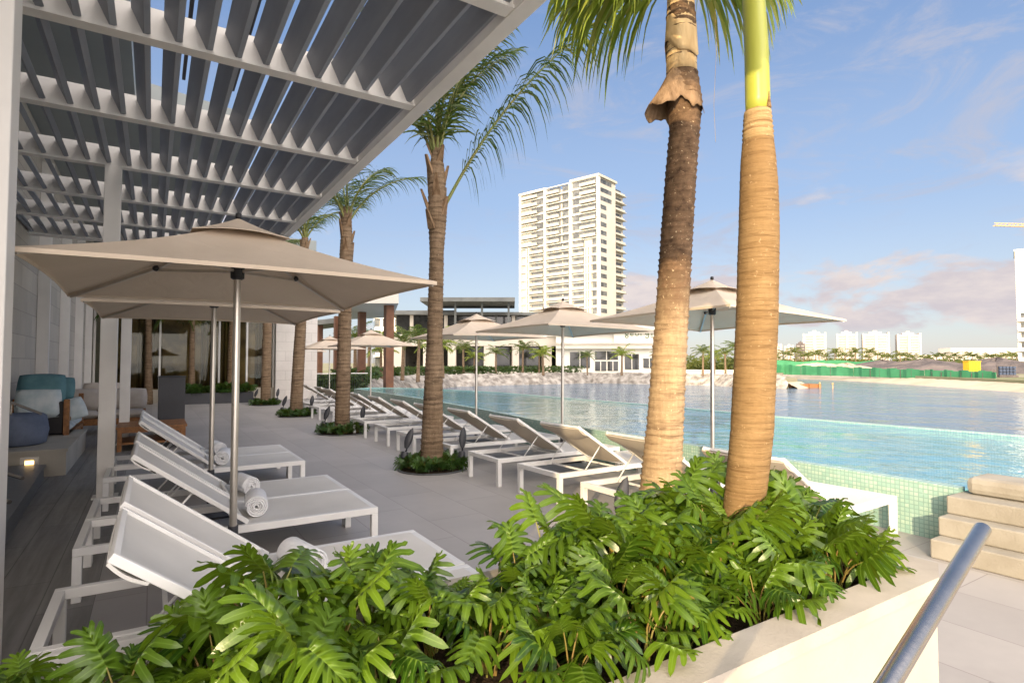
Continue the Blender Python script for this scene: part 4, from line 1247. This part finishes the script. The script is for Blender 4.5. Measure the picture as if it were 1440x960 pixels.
# ------------------------------------------------------------------ terrace end: railing, hedge, pavilion
rl = empty('terrace_railing', (7, 27.6, 0), label='thin dark terrace railing with upright bars beyond the last loungers', cat='railing')
b = MB(); b.bar((4.62, 28.3, 1.08), (9.2, 28.3, 1.08), .05, .04); b.bar((4.62, 28.3, .12), (9.2, 28.3, .12), .03, .03); b.build('rail', M['perg'], rl, (7, 27.6, 0))
b = MB()
for i in range(42): b.tube([(4.68 + i * .11, 28.3, .135), (4.68 + i * .11, 28.3, 1.06)], .009, 5)
b.build('bars', M['charcoal'], rl, (7, 27.6, 0))

def leaf_mass(mb, x0, x1, y0, y1, z0, z1, n, sz, seed):
    rr = random.Random(seed)
    for _ in range(n):
        c = Vector((rr.uniform(x0, x1), rr.uniform(y0, y1), z0 + (z1 - z0) * rr.random() ** .7))
        a = Vector((rr.gauss(0, 1), rr.gauss(0, 1), rr.gauss(0, .6))).normalized(); t = a.cross(Vector((rr.gauss(0, 1), rr.gauss(0, 1), rr.gauss(0, 1)))).normalized()
        s = sz * rr.uniform(.6, 1.3)
        mb.face([mb.vert(c - a * s), mb.vert(c + t * s * .35), mb.vert(c + a * s), mb.vert(c - t * s * .35)])
b = MB(); leaf_mass(b, 5.0, 9.4, 28.6, 29.6, 0, 1.0, 2600, .14, 5)
T(b.build('hedge', HEDGE, None, (7.2, 29, 0)), 'dark green clipped hedge behind the terrace railing', 'hedge')

pv = empty('pavilion', at(510, 36, 0), label='open pavilion with rust brown columns and a thin flat white roof', cat='pavilion')
LV = tuple(at(510, 36, 0))
for px, d, ww, zt in ((546.5, 30, .42, 4.62), (508.5, 34, .40, 4.62), (474, 37, .38, 4.62), (450, 46, .36, 4.62), (433, 52, .34, 4.62)):
    c = at(px, d)
    b = MB(); h = ww / 2
    b.hull([c + Vector(v) for v in ((-h, -h, -.03), (h, -h, -.03), (h, h, -.03), (-h, h, -.03), (-h, -h, zt), (h, -h, zt), (h, h, zt), (-h, h, zt))]); b.build('column', M['rust'], pv, LV)
b = MB(); P4 = [at(492, 29), at(560, 29), at(552, 38), at(484, 40)]
b.prism([(p.x, p.y) for p in P4], 4.63, 5.12); b.build('roof', M['mallw'], pv, LV)
b = MB(); P4 = [at(428, 47), at(488, 42), at(486, 47), at(424, 56)]
b.prism([(p.x, p.y) for p in P4], 4.63, 5.0); b.build('roof', M['steelroof'], pv, LV)

# ------------------------------------------------------------------ rocky lake bank, lawn strip
def bank(name, line, th, z0, z1, amp, seed, mat, kind='structure'):
    rr = random.Random(seed); mb = MB(); cols = []
    pts_ = []
    for a, c in zip(line, line[1:]):
        a, c = Vector(a), Vector(c); m = max(2, int((c - a).length / .7))
        for i in range(m): pts_.append(a.lerp(c, i / m))
    pts_.append(Vector(line[-1]))
    for i, p in enumerate(pts_):
        a = pts_[max(0, i - 1)]; c = pts_[min(len(pts_) - 1, i + 1)]
        t = (c - a).normalized(); nn = Vector((-t.y, t.x))
        row = []
        for j in range(6):
            f = j / 5
            q = p + nn * (f * th - th + .15)
            row.append(mb.vert((q.x + rr.uniform(-amp, amp), q.y + rr.uniform(-amp, amp), z0 + (z1 - z0) * f ** .75 + rr.uniform(-amp, amp) * .6)))
        cols.append(row)
    for A, B in zip(cols, cols[1:]):
        for j in range(5): mb.face((A[j], B[j], B[j + 1], A[j + 1]))
    return S(name, mb, mat)
line = [(9.4, 30.5), (12.3, 37.6), (16.4, 46.6), (19.3, 50.7), (27.7, 57.0), (34.5, 57.6), (48.3, 57.4), (52.3, 49.2), (55.6, 43), (53.6, 38.3), (55.2, 34.6)]
bank('rock_bank', line, 1.6, -1.2, .35, .15, 4, M['rock'])
line2 = [(55.2, 34.6), (58.7, 35.2), (68.2, 43.2), (92.5, 58.4)]
bank('sand_bank', line2, 1.3, -1.2, -.4, .05, 5, M['sand'])
line3 = [(92.9, 58.4), (90, 46.1), (79.3, 32.3), (68.8, 19.9), (59.6, 9), (51.5, -2), (47.5, -30)]
bank('sand_shore', line3, 3.0, -1.2, -.3, .06, 6, M['sand'])
b = MB()
lw = [(p[0] + 1.0, p[1] + 2.2) for p in line[:7]]; lw2 = [(p[0] - 1.5, p[1] + 9.0) for p in line[:7]]
for i in range(6): b.poly([(*lw[i], .02), (*lw[i + 1], .02), (*lw2[i + 1], .10), (*lw2[i], .10)])
S('lawn', b, M['lawn'])
b = MB(); rr = random.Random(77)
for i in range(6):
    a, c = Vector(lw[i]), Vector(lw[i + 1])
    for _ in range(520):
        p = a.lerp(c, rr.random()) + Vector((-.3, 1)) * rr.uniform(0, 3.4)
        leaf_mass(b, p.x - .05, p.x + .05, p.y - .05, p.y + .05, .15, 1.15, 2, .26, rr.random())
T(b.build('ground_cover', HEDGE), kind='stuff')

# ------------------------------------------------------------------ shopping arcade across the lake
ml = empty('lakeside_mall', at(720, 80, 0), label='long low lakeside mall with dark shopfront openings and a sunlit white right end', cat='building')
LM = tuple(at(720, 80, 0))
A, B = at(540, 79), at(862, 81); Cc = at(940, 77)
def seg(a, c):
    t = (c - a).normalized(); n = Vector((-t.y, t.x, 0))
    if n.dot(Vector((FW[0], FW[1], 0))) < 0: n = -n
    return t, n, (c - a).length
def wallbox(mb, a, t, n, s0, s1, d0, d1, z0, z1):
    P = lambda s, d, z: a + t * s + n * d + Vector((0, 0, z))
    mb.hull([P(s0, d0, z0), P(s1, d0, z0), P(s1, d1, z0), P(s0, d1, z0), P(s0, d0, z1), P(s1, d0, z1), P(s1, d1, z1), P(s0, d1, z1)])
t, n, Ln = seg(A, B)
b = MB(); wallbox(b, A, t, n, 0, Ln, 3.0, 3.3, 0, 4.0); b.build('shopfront', M['darkglass'], ml, LM)
b = MB(); wallbox(b, A, t, n, 0, Ln, -.4, 12, 3.95, 5.3); b.build('fascia_band', M['mall'], ml, LM)
b = MB(); wallbox(b, A, t, n, 0, Ln, -.7, .0, 5.301, 5.5); b.build('cornice', M['mallw'], ml, LM)
b = MB(); wallbox(b, A, t, n, 0, Ln, -1.5, 12, -.02, .35); b.build('podium', M['mall'], ml, LM)
s = 1.0; i = 0
while s < Ln - 1:
    ww = (1.6, .9, 1.1)[i % 3]
    b = MB(); wallbox(b, A, t, n, s, s + ww, -.3, 2.98, .35, 3.949); b.build('pier', M['mall'], ml, LM)
    s += (4.4, 3.4, 5.0, 4.0)[i % 4]; i += 1
b = MB(); wallbox(b, A, t, n, 1, Ln - 6, 5.0, 5.3, 5.301, 8.6); b.build('upper_glazing', M['darkglass'], ml, LM)
for s in range(3, int(Ln) - 6, 5):
    b = MB(); wallbox(b, A, t, n, s, s + .5, 4.4, 4.98, 5.301, 8.6); b.build('upper_pier', M['mall'], ml, LM)
b = MB(); wallbox(b, A, t, n, 0, Ln - 6, 3.4, 12, 8.601, 9.0); b.build('upper_slab', M['steelroof'], ml, LM)
# flat canopies on thin columns
for (pa, pb, d, za, zb, th) in ((592, 724, 78, 9.9, 10.45, .5), (630, 735, 84, 8.6, 9.0, .4), (556, 640, 88, 9.0, 9.6, .5)):
    a, c = at(pa, d), at(pb, d); tt, nn, ll = seg(a, c)
    b = MB(); wallbox(b, a, tt, nn, 0, ll, -1, 9, za, zb); b.build('canopy', M['steelroof'], ml, LM)
    for k in range(4):
        s = .8 + (ll - 1.8) * k / 3
        b = MB(); wallbox(b, a, tt, nn, s, s + .28, .5, .8, 5.6, za - .002); b.build('canopy_column', M['steelroof'], ml, LM)
# sunlit right end
t2, n2, L2 = seg(at(782, 78), Cc)
A2 = at(782, 78)
b = MB(); wallbox(b, A2, t2, n2, 0, L2, .30, 8, 0, 5.6); b.build('end_block', M['mallw'], ml, LM)
for (s0, s1, z0, z1) in ((1.9, 4.6, .9, 3.1), (5.3, 8.4, 2.0, 3.2), (5.3, 6.8, .5, 1.8), (7.0, 8.4, .5, 1.8), (9.3, 11.2, .7, 2.8), (11.8, 13.4, .9, 2.2), (13.9, 15.2, .9, 2.2)):
    if s1 < L2 - .1:
        f = MB(); wallbox(f, A2, t2, n2, s0, s1, .24, .297, z0, z1); f = f.build('window', M['darkglass'], ml, LM)
        b = MB(); wallbox(b, A2, t2, n2, (s0 + s1) / 2 - .05, (s0 + s1) / 2 + .05, .20, .238, z0, z1); wallbox(b, A2, t2, n2, s0 - .08, s1 + .08, .18, .238, z1, z1 + .1); b.build('frame', M['mallw'], f, LM)
        KID['lakeside_mall'] = KID.get('lakeside_mall', [])
for (z0, z1, d0) in ((3.5, 3.72, -.45), (4.15, 4.35, -.15), (5.6, 5.75, -.5)):
    b = MB(); wallbox(b, A2, t2, n2, 0, L2, d0, .298, z0, z1); b.build('ledge', M['mall'], ml, LM)
b = MB(); wallbox(b, A2, t2, n2, .4, 6.5, .5, .55, 5.75, 6.6); b.build('roof_balustrade', M['darkglass'], ml, LM)
b = MB(); wallbox(b, A2, t2, n2, 7.8, L2, -.10, .29, 4.351, 6.7); sg = b.build('sign_wall', M['mallw'], ml, LM)
# green letters on the sign wall (unreadable at this size in the photograph, copied as shapes)
u0 = 9.3
def stroke(p, q, w=.085):
    P = lambda s, z: A2 + t2 * (u0 + s) + n2 * (-.13) + Vector((0, 0, 5.45 + z))
    b.bar(P(*p), P(*q), w, .05, up=tuple(n2))
def oval(cx_, cz, rx_, rz_, a0=0, a1=360, nn=10):
    pp = [(cx_ + rx_ * math.cos(R(a0 + (a1 - a0) * k / nn)), cz + rz_ * math.sin(R(a0 + (a1 - a0) * k / nn))) for k in range(nn + 1)]
    for p, q in zip(pp, pp[1:]): stroke(p, q)
for glyph in ([(oval, .25, .15, .2, .2), (oval, .25, -.3, .2, .18)], [(oval, .95, .1, .22, .28, 0, 320), (stroke, (.75, .1), (1.17, .1))], [(oval, 1.62, .1, .22, .28)],
              [(stroke, (2.15, -.2), (2.15, .38)), (oval, 2.32, .2, .16, .16, 20, 180)], [(oval, 2.95, .15, .2, .2), (stroke, (3.15, .35), (3.15, -.4)), (oval, 2.95, -.35, .2, .15, 180, 360)],
              [(stroke, (3.6, -.2), (3.6, .6)), (stroke, (3.45, -.4), (3.75, -.4))], [(oval, 4.3, .1, .2, .28), (stroke, (4.5, -.2), (4.5, .38))]):
    b = MB()
    for g in glyph: g[0](*g[1:])
    b.build('letter', M['signgreen'], sg, LM)
# sunlit terraced block behind
tbk = empty('terraced_block', at(580, 110, 0), label='warm lit multi level terraced building behind the pavilion', cat='building')
LT = tuple(at(580, 110, 0)); a, c = at(528, 108), at(640, 112); tt, nn, ll = seg(a, c)
for k, (z0, z1, off) in enumerate(((0, 3.2, 0), (3.2, 5.9, 1.2), (5.9, 8.3, 2.6), (8.3, 10.8, 4.6))):
    b = MB(); wallbox(b, a, tt, nn, 0, ll - k * 1.2, off + .9, 14, z0, z1 - .45); b.build('glazing', M['twin'], tbk, LT)
    b = MB(); wallbox(b, a, tt, nn, 0, ll - k * 1.2, off, 14, z1 - .449, z1 + .35 - .002); b.build('floor_band', M['mallw'], tbk, LT)
    for q in range(5):
        s = 1 + q * (ll - k * 1.2 - 2) / 4
        b = MB(); wallbox(b, a, tt, nn, s, s + .5, off + .3, off + .898, z0, z1 - .45); b.build('pier', M['mallw'], tbk, LT)

# ------------------------------------------------------------------ apartment tower
TW = at(843, 214); ra = R(-17.5)
tu = Vector((math.sin(ra), math.cos(ra), 0)); tv = Vector((math.cos(ra), -math.sin(ra), 0))
twr = empty('apartment_tower', TW, label='tall white apartment tower with stacked balconies across the lake', cat='tower')
def tbx(mb, u0, u1, v0, v1, z0, z1):
    P = lambda u, v, z: tu * u + tv * v + Vector((0, 0, z))
    mb.hull([P(u0, v0, z0), P(u0, v1, z0), P(u1, v1, z0), P(u1, v0, z0), P(u0, v0, z1), P(u0, v1, z1), P(u1, v1, z1), P(u1, v0, z1)])
LU = 39.0; LW = 13.6; FH = 3.32; NF = 21; TOP = 72.5
b = MB(); tbx(b, .6, 13.1, .6, LW, 0, TOP); tbx(b, 13.1, 25.5, 1.2, 22, 0, TOP - 1.6); tbx(b, 25.5, LU, .8, 22, 0, TOP - .6); tbx(b, 3.0, 20, LW, 23.6, 0, TOP - 2.5)
tbx(b, -.25, 13.2, -.25, LW, TOP, TOP + .9); tbx(b, 25.3, LU + .2, -.1, 20, TOP - .6, TOP + .4)
b.build('core_wall', M['tower2'], twr)
piers = [(0, .9), (12.4, 13.6), (24.9, 26.0), (LU - .9, LU)]
for u0, u1 in piers:
    b = MB(); tbx(b, u0, u1, -.1, 1.3, 0, TOP); b.build('pier', M['tower'], twr)
for u0, u1 in ((3.6, 4.0), (4.8, 5.2), (5.9, 6.3), (33.4, 33.8), (34.6, 35.0)):
    b = MB(); tbx(b, u0, u1, -.45, .95, 0, TOP - 8 * FH + (0 if u0 < 20 else 3.3)); b.build('pier', M['tower'], twr)
rr = random.Random(9)
nw = 0
for f in range(5, NF + 1):
    z = f * FH; up_ = f > 14
    if z + 2.6 > TOP: break
    # windows (recessed bands of glass), one object each
    wins = [((1.3, 12.0, .52) if up_ else (6.9, 12.0, .52)), (13.9, 17.2 if not up_ else 17.5, 1.12), (18.4 if up_ else 17.8, 24.5, 1.12), (26.4, 33.0, .72)]
    if not up_: wins.append((1.2, 3.2, .52))
    for (u0, u1, d) in wins:
        b = MB(); tbx(b, u0, u1, d, d + .06, z + .25 + rr.uniform(0, .1), z + 2.35); b.build('window', M['twin'], twr); nw += 1
    b = MB(); tbx(b, .592, .598, 2.0, 6.6 if f < 19 else 10.5, z + .7, z + 2.4)
    b.v = [tuple(Vector(p) + tu * -.03) for p in b.v]; b.build('window', M['twin'], twr); nw += 1
    # balconies
    bal = [((1.0, 8.0, -1.0) if up_ else (6.5, 12.4, -.7)), (13.6, 24.9, -.55) if not up_ else (18.2, 24.9, -.6), (29.0 if up_ else 26.0, 37.6 if up_ else 33.2, -1.0)]
    for (u0, u1, d) in bal:
        b = MB(); tbx(b, u0, u1, d, 1.15 if 13 < u0 < 25 else .59, z - .12, z + .12); tbx(b, u0, u1, d, d + .08, z + .121, z + .95); tbx(b, u0 - .05, u1 + .05, d - .06, d + .14, z + .951, z + 1.05)
        b.build('balcony', M['tower2'], twr)
    b = MB(); tbx(b, .05, 12.4, .0, .59, z + 2.55, z + 2.95); tbx(b, 13.6, 24.9, .2, 1.19, z + 2.55, z + 2.95); tbx(b, 26.0, LU, .1, .79, z + 2.55, z + 2.95); b.build('floor_band', M['tower'], twr)
    b = MB(); tbx(b, 1.6 if f % 2 else 2.0, 3.0, 14.2, 23.2, z - .1, z + .9); tbx(b, 1.0, 2.99, 14.0, 23.5, z - .25, z - .101); b.build('balcony', M['tower2'], twr)
    b = MB(); tbx(b, 2.93, 2.99, 14.8, 22.0, z + .92, z + 2.4); b.build('window', M['twin'], twr)

# far towers along the horizon
def far_tower(px, w_, ytop, lab, d=900, grey=False, seed=0):
    rr = random.Random(seed)
    c = at(px, d); zt = hz(ytop - 3, d); W = w_ / 803 * d
    root = empty('far_tower', c, label=lab, cat='tower', group='far apartment towers on the horizon'); root.rotation_euler = (0, 0, -YAW - .5)
    b = MB()
    h = W / 2 * .78
    b.box(-h, -h, 0, h, h, zt * .93); b.box(-h * .55, -h * .6, zt * .93, h * .5, h * .6, zt); b.box(-h * .2, -h * .3, zt, h * .15, h * .3, zt * 1.05)
    if not grey:
        for s in (-1, 1): b.box(s * h - 1.2, -h - 1.5, 0, s * h + 1.2, h, zt * (.95 if s < 0 else .98))
        b.box(-1.6, -h - 2.0, 0, 1.6, -h, zt * .97)
    b.build('wall', M['mound'] if grey else M['farw'], root)
    nf = int(zt / 4.2)
    for (x0, x1, y0, y1) in ((-h * .82, -h * .18, -h - .5, -h + .3), (h * .18, h * .82, -h - .5, -h + .3), (h - .2, h + .6, -h * .7, -h * .1), (h - .2, h + .6, h * .2, h * .8), (-h - .6, -h + .2, -h * .7, h * .7)):
        b = MB()
        for k in range(1, nf):
            z = k * zt * .92 / nf
            b.box(x0, y0, z, x1, y1, z + 1.9)
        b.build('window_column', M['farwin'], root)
far_tower(1146, 34, 470, 'pale far tower left of the group with stepped top', seed=1)
far_tower(1191, 30, 470, 'pale far tower second from the left with a narrow white front', seed=2)
far_tower(1231, 38, 470, 'wide pale far tower third from the left', seed=3)
far_tower(1277, 33, 471, 'pale far tower at the right end of the group', seed=4)
far_tower(1126, 14, 484, 'short dark grey far building beside the leftmost tall tower', 880, True)
far_tower(1093, 14, 486, 'small pale far building behind the ringed palm', 880)
far_tower(1110, 12, 488, 'small greyish pink far building left of the dark one', 880)
v = at(1436, 150); we = empty('white_building', at(1470, 150, 0), label='plain white building cut by the right edge of the picture', cat='building'); we.rotation_euler = (0, 0, -YAW - .72)
b = MB(); b.box(-5.4, -4, 0, 9, 10, hz(352, 150)); b.box(-5.6, -4.2, hz(352, 150), 9, 10, hz(349.5, 150)); b.build('wall', M['tower'], we)
for k in range(5):
    z = 2 + k * 2.6
    b = MB(); b.box(-5.2, -5.2, z, 8, -4, z + .25); b.box(-5.2, -5.2, z + .25, 8, -5.1, z + 1.0); b.build('balcony', M['mall'], we)
    b = MB(); b.box(-4.6, -4.06, z + 1.05, 7, -4.003, z + 2.3); b.build('window', M['twin'], we)
cr = empty('tower_crane', at(1520, 260, 0), label='orange tower crane jib reaching in from the right edge', cat='crane')
LC = tuple(at(1520, 260, 0))
b = MB(); a, c = at(1404, 260), at(1560, 262); zj = hz(316, 260)
for dz, dy in ((0, -.5), (0, .5), (1.3, 0)):
    b.bar(a + Vector((0, dy, zj + dz)), c + Vector((0, dy, zj - 1.0 + dz)), .28, .28)
for k in range(26):
    p = a.lerp(c, k / 26); q = a.lerp(c, (k + 1) / 26)
    b.bar(p + Vector((0, -.5, zj - k / 26)), q + Vector((0, 0, zj + 1.3 - k / 26)), .14, .14); b.bar(p + Vector((0, .5, zj - k / 26)), q + Vector((0, 0, zj + 1.3 - k / 26)), .14, .14)
b.build('jib', M['crane'], cr, LC)
m = at(1520, 260); b = MB(); b.box(m.x - .8, m.y - .8, 0, m.x + .8, m.y + .8, zj - .9); b.build('mast', M['crane'], cr, LC)

# ------------------------------------------------------------------ far shore: netting fence, mounds, container, stacked frames, stakes
fn_ = [at(1050, 92), at(1102, 95), at(1200, 83), at(1300, 70), at(1401, 59.5)]
cf = empty('netting_fence', fn_[2], label='long bright green netting fence along the far sandy shore', cat='fence')
LF = tuple(fn_[2])
tops = [1.8, 1.8, 1.5, 1.3, 1.25]
b = MB()
for i in range(4):
    a, c = fn_[i], fn_[i + 1]; m = 14
    for k in range(m):
        p, q = a.lerp(c, k / m), a.lerp(c, (k + 1) / m); zz = lambda f: tops[i] + (tops[i + 1] - tops[i]) * f - .55 + .08 * math.sin(k * 1.7 + f * 1.7)
        t_ = (q - p).normalized(); nn = Vector((-t_.y, t_.x, 0)) * (.12 * math.sin(k * 2.1)); n3 = Vector((-t_.y, t_.x, 0)) * (.12 * math.sin((k + 1) * 2.1))
        th = Vector((-t_.y, t_.x, 0)) * .03
        P = [p + nn, q + n3]
        b.hull([P[0] - th + Vector((0, 0, -.35)), P[1] - th + Vector((0, 0, -.35)), P[1] + th + Vector((0, 0, -.35)), P[0] + th + Vector((0, 0, -.35)),
                P[0] - th + Vector((0, 0, zz(k / m))), P[1] - th + Vector((0, 0, zz((k + 1) / m))), P[1] + th + Vector((0, 0, zz((k + 1) / m))), P[0] + th + Vector((0, 0, zz(k / m)))])
b.build('netting', M['green'], cf, LF)
for i in range(4):
    for k in range(7):
        p = fn_[i].lerp(fn_[i + 1], k / 7) + Vector((.1, .25, 0))
        b = MB(); b.tube([p + Vector((0, 0, -.4)), p + Vector((0, 0, tops[i] - .75))], .04, 6); b.build('post', M['mound'], cf, LF)
b2 = [at(1080, 125), at(1160, 122), at(1240, 115)]
f2 = MB()
for a, c in zip(b2, b2[1:]):
    for k in range(8):
        p, q = a.lerp(c, k / 8), a.lerp(c, (k + 1) / 8)
        f2.hull([p + Vector((0, 0, 0)), q, q + Vector((.05, .1, 0)), p + Vector((.05, .1, 0)), p + Vector((0, 0, 2.0 + .2 * math.sin(k))), q + Vector((0, 0, 2.0 + .2 * math.sin(k + 1))), q + Vector((.05, .1, 2.0 + .2 * math.sin(k + 1))), p + Vector((.05, .1, 2.0 + .2 * math.sin(k)))])
T(f2.build('netting_fence', M['green'], None, tuple(b2[1])), 'second green netting strip farther back behind the earth heaps', 'fence')
def mound(px, d, w_, h_, mat, seed, name, lab):
    c = at(px, d); mb = MB(); rr = random.Random(seed); n1, n2 = 26, 7
    Wd = w_ / 803 * d / 2
    rows = []
    for j in range(n2 + 1):
        f = j / n2
        rows.append([mb.vert((c.x + (RT[0] * Wd * math.cos(2 * PI * k / n1) + FW[0] * 9 * math.sin(2 * PI * k / n1)) * (1 - f) * rr.uniform(.9, 1.1),
                              c.y + (RT[1] * Wd * math.cos(2 * PI * k / n1) + FW[1] * 9 * math.sin(2 * PI * k / n1)) * (1 - f) * rr.uniform(.9, 1.1), -.1 + h_ * f ** .55 * rr.uniform(.85, 1.12))) for k in range(n1)])
    for Aa, Bb in zip(rows, rows[1:]):
        for k in range(n1): mb.face((Aa[k], Aa[(k + 1) % n1], Bb[(k + 1) % n1], Bb[k]))
    mb.face(rows[-1])
    return T(mb.build(name, mat, None, (c.x, c.y, 0), smooth=False), lab, 'earth heap')
mound(1300, 100, 190, 2.3, M['mound'], 1, 'earth_heap', 'wide dark earth heap behind the green netting')
mound(1240, 112, 100, 2.2, M['mound'], 2, 'earth_heap', 'dark earth heap left of the widest one')
mound(1150, 108, 110, 1.7, M['sand'], 3, 'earth_heap', 'sandy brown heap behind the left part of the green netting')
mound(1400, 92, 120, 2.4, M['mound'], 4, 'earth_heap', 'dark earth heap near the right edge behind the container')
mound(1190, 98, 50, 1.6, M['sand'], 5, 'earth_heap', 'small pale sand heap just behind the netting')
v = at(1366, 74); yc = empty('site_container', v, label='small yellow container behind the green netting', cat='container'); yc.rotation_euler = (0, 0, -YAW)
b = MB(); b.box(-.75, -.5, -.03, .75, .5, 1.75)
for k in range(8): b.box(-.70 + k * .19, -.53, .1, -.62 + k * .19, -.5, 1.65)
b.build('shell', M['yellow'], yc); b = MB(); b.box(-.8, -.56, 1.751, .8, .56, 1.83); b.build('roof', M['yellow'], yc)
v = at(1416, 64); fs = empty('stacked_frames', v, label='stack of dark blue frames at the right end of the netting', cat='frames'); fs.rotation_euler = (0, 0, -YAW)
for k in range(5):
    for j in range(3):
        b = MB(); ox, oz = -.95 + k * .38, .25 + j * .34
        b.box(ox, -.1, oz, ox + .3, .1, oz + .28); b.build('frame', M['bluepanel'], fs)
b = MB(); b.box(-1.05, -.2, -.03, 1.05, .2, .245); b.box(-1.06, .12, .25, 1.06, .2, 1.3); b.build('pallet', M['mound'], fs)
for i, (px, py) in enumerate(((1152, 545), (1170, 546))):
    v = at(px, 2.6 * 803 / (py - 510)); b = MB(); b.tube([(0, 0, -1.2), (0, 0, -.45)], .045, 8); b.lathe([(.05, -.62), (.09, -.58), (.09, -.47), (.03, -.42)], n=10)
    o = b.build('mooring_stake', M['crane'], None); o.location = (v.x, v.y, 0); T(o, ('left' if i == 0 else 'right') + ' orange mooring stake standing in the lake near the sand bank', 'stake', 'mooring stakes')
v = at(1123, 61); b = MB(); b.box(-1.7, -1.2, -1.2, 1.7, 1.2, -.62)
for k in range(4): b.tube([(-1.5 + k, -1.25, -1.4), (-1.5 + k, -1.25, -.6)], .1, 8)
o = b.build('jetty', M['wood'], None); o.location = v; o.rotation_euler = (0, 0, -YAW); T(o, 'small dark jetty at the tip of the sand bank', 'jetty')
v = at(1330, 190); lo = MB(); lo.box(-22, -4, 0, 24, 4, 3.6); lo.box(-10, -4.5, 3.6, 24, 4, 5.8)
o = lo.build('low_hall', M['farw'], None); o.location = at(1365, 300); o.scale = (1.4, 1, 1.6); o.rotation_euler = (0, 0, -YAW); T(o, 'long low pale hall behind the far palms at right', 'building')

# ------------------------------------------------------------------ middle distance and far palms
def small_palm(seed, nf, L, leaf, h, nl, mat, w):
    root = empty('garden_palm', (0, 0, -80)); rr = random.Random(seed)
    b = MB(); trunk_tube(b, [(0, 0, 0, .17), (.05, 0, h * .5, .13), (.08, .02, h, .11)], 8, .2, .05, seed); b.build('trunk', M['trunk'], root, smooth=True)
    lf, rc = MB(), MB()
    for i in range(nf):
        frond(lf, rc, (.08, .02, h - .05), (i * 137.5 + rr.uniform(-12, 12)) % 360, 75 - 70 * i / nf + rr.uniform(-8, 8), L * rr.uniform(.85, 1.1), rr.uniform(55, 90), leaf, seed * 40 + i, nl, .8, .15, w)
    c = rc.build('crown', RACHIS, root); lf.build('fronds', mat, c)
    return root
gp = [small_palm(21, 15, 1.9, .55, 3.0, 16, PALML, .06), small_palm(22, 17, 2.1, .6, 3.4, 16, PALML, .06), small_palm(23, 14, 1.8, .6, 2.6, 16, PALML5, .07)]
gu = [False] * 3
mids = [(500, 52, 1.25), (519, 60, 1.1), (537, 48, 1.0), (566, 50, 1.15), (588, 46, 1.0), (611, 52, 1.2), (623, 58, 1.1), (652, 68, .95), (667, 70, .85), (697, 70, .9), (735, 71, .95), (764, 70, 1.0), (758, 73, .8), (826, 71, .68), (874, 70, .95), (928, 68, .75), (988, 66, .8), (1004, 69, .9), (1020, 66, .85), (1036, 70, .95)]
nm_ = ['behind the pavilion', 'near the rocky bank', 'before the dark mall openings', 'before the sunlit mall end', 'right of the pale terrace palm']
for i, (px, d, sc) in enumerate(mids):
    kk = i % 3
    if not gu[kk]: o = gp[kk]; gu[kk] = True
    else: o = dup(gp[kk], (0, 0, 0))
    v = at(px, d); o.location = (v.x, v.y, .05); o.scale = (sc,) * 3; o.rotation_euler = (0, 0, rnd.uniform(0, 6.28))
    w_ = nm_[0] if px < 545 else nm_[1] if px < 630 else nm_[2] if px < 790 else nm_[3] if px < 940 else nm_[4]
    T(o, 'small bushy garden palm across the water ' + w_, 'palm tree', 'garden palms ' + w_)
for x, y, sc, lab in ((-.1, 26.2, 1.15, 'slim palm in front of the left glass panes'), (1.35, 26.3, 1.05, 'slim palm growing from the low black planters before the glass'), (2.75, 26.2, 1.2, 'slim palm at the right end of the low black planters')):
    o = dup(gp[1], (x, y, 0), rnd.uniform(0, 6), lab, (sc * .8, sc * .8, sc)); o['category'] = 'palm tree'; o['group'] = 'slim palms before the glass front'
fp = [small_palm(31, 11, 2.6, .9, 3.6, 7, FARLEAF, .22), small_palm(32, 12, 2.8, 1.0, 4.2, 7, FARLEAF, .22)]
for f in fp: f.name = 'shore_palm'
KID['shore_palm'] = KID.get('garden_palm.003', KID.get('garden_palm', [])); fu = [False, False]
fk = [list(c for c in bpy.data.objects if c.parent == f) for f in fp]
for i, f in enumerate(fp): KID[f.name] = fk[i]
for i in range(46):
    px = 1060 + i * 8.6 + rnd.uniform(-3, 3); d = rnd.uniform(185, 230)
    kk = i % 2
    if not fu[kk]: o = fp[kk]; fu[kk] = True
    else: o = dup(fp[kk], (0, 0, 0))
    v = at(px, d); o.location = (v.x, v.y, 0); s_ = rnd.uniform(.85, 1.25) * (1.0 if px < 1290 else .9); o.scale = (s_,) * 3; o.rotation_euler = (0, 0, rnd.uniform(0, 6.28))
    T(o, 'distant palm in the tree line along the far shore', 'palm tree', 'palms in the far tree line')
b = MB(); rr = random.Random(8)
for i in range(260):
    px = 1040 + rr.uniform(0, 460); d = rr.uniform(215, 250); v = at(px, d)
    leaf_mass(b, v.x - 2, v.x + 2, v.y - 2, v.y + 2, 0, rr.uniform(1.8, 3.4), 34, .75, i)
for i in range(170):
    px = 935 + rr.uniform(0, 130); d = rr.uniform(74, 84); v = at(px, d)
    leaf_mass(b, v.x - .8, v.x + .8, v.y - .8, v.y + .8, 0, rr.uniform(1.0, 2.8), 40, .26, i + 900)
T(b.build('far_bushes', FARLEAF), kind='stuff')
a, c = at(940, 71), at(1075, 68); tt, nn, ll = seg(a, c)
b = MB(); wallbox(b, a, tt, nn, 0, ll, 0, .4, 0, .75)
T(b.build('garden_wall', M['mallw'], None, tuple(a)), 'low white garden wall before the bushes right of the mall', 'wall')

# prototypes that were never placed are not left behind
for o in list(bpy.data.objects):
    if o.parent is None and o.type == 'EMPTY' and o.location.z < -40:
        for c in list(bpy.data.objects):
            if c.parent is not None and (c.parent == o or c.parent.parent == o): bpy.data.objects.remove(c)
        bpy.data.objects.remove(o)
bpy.context.view_layer.update()
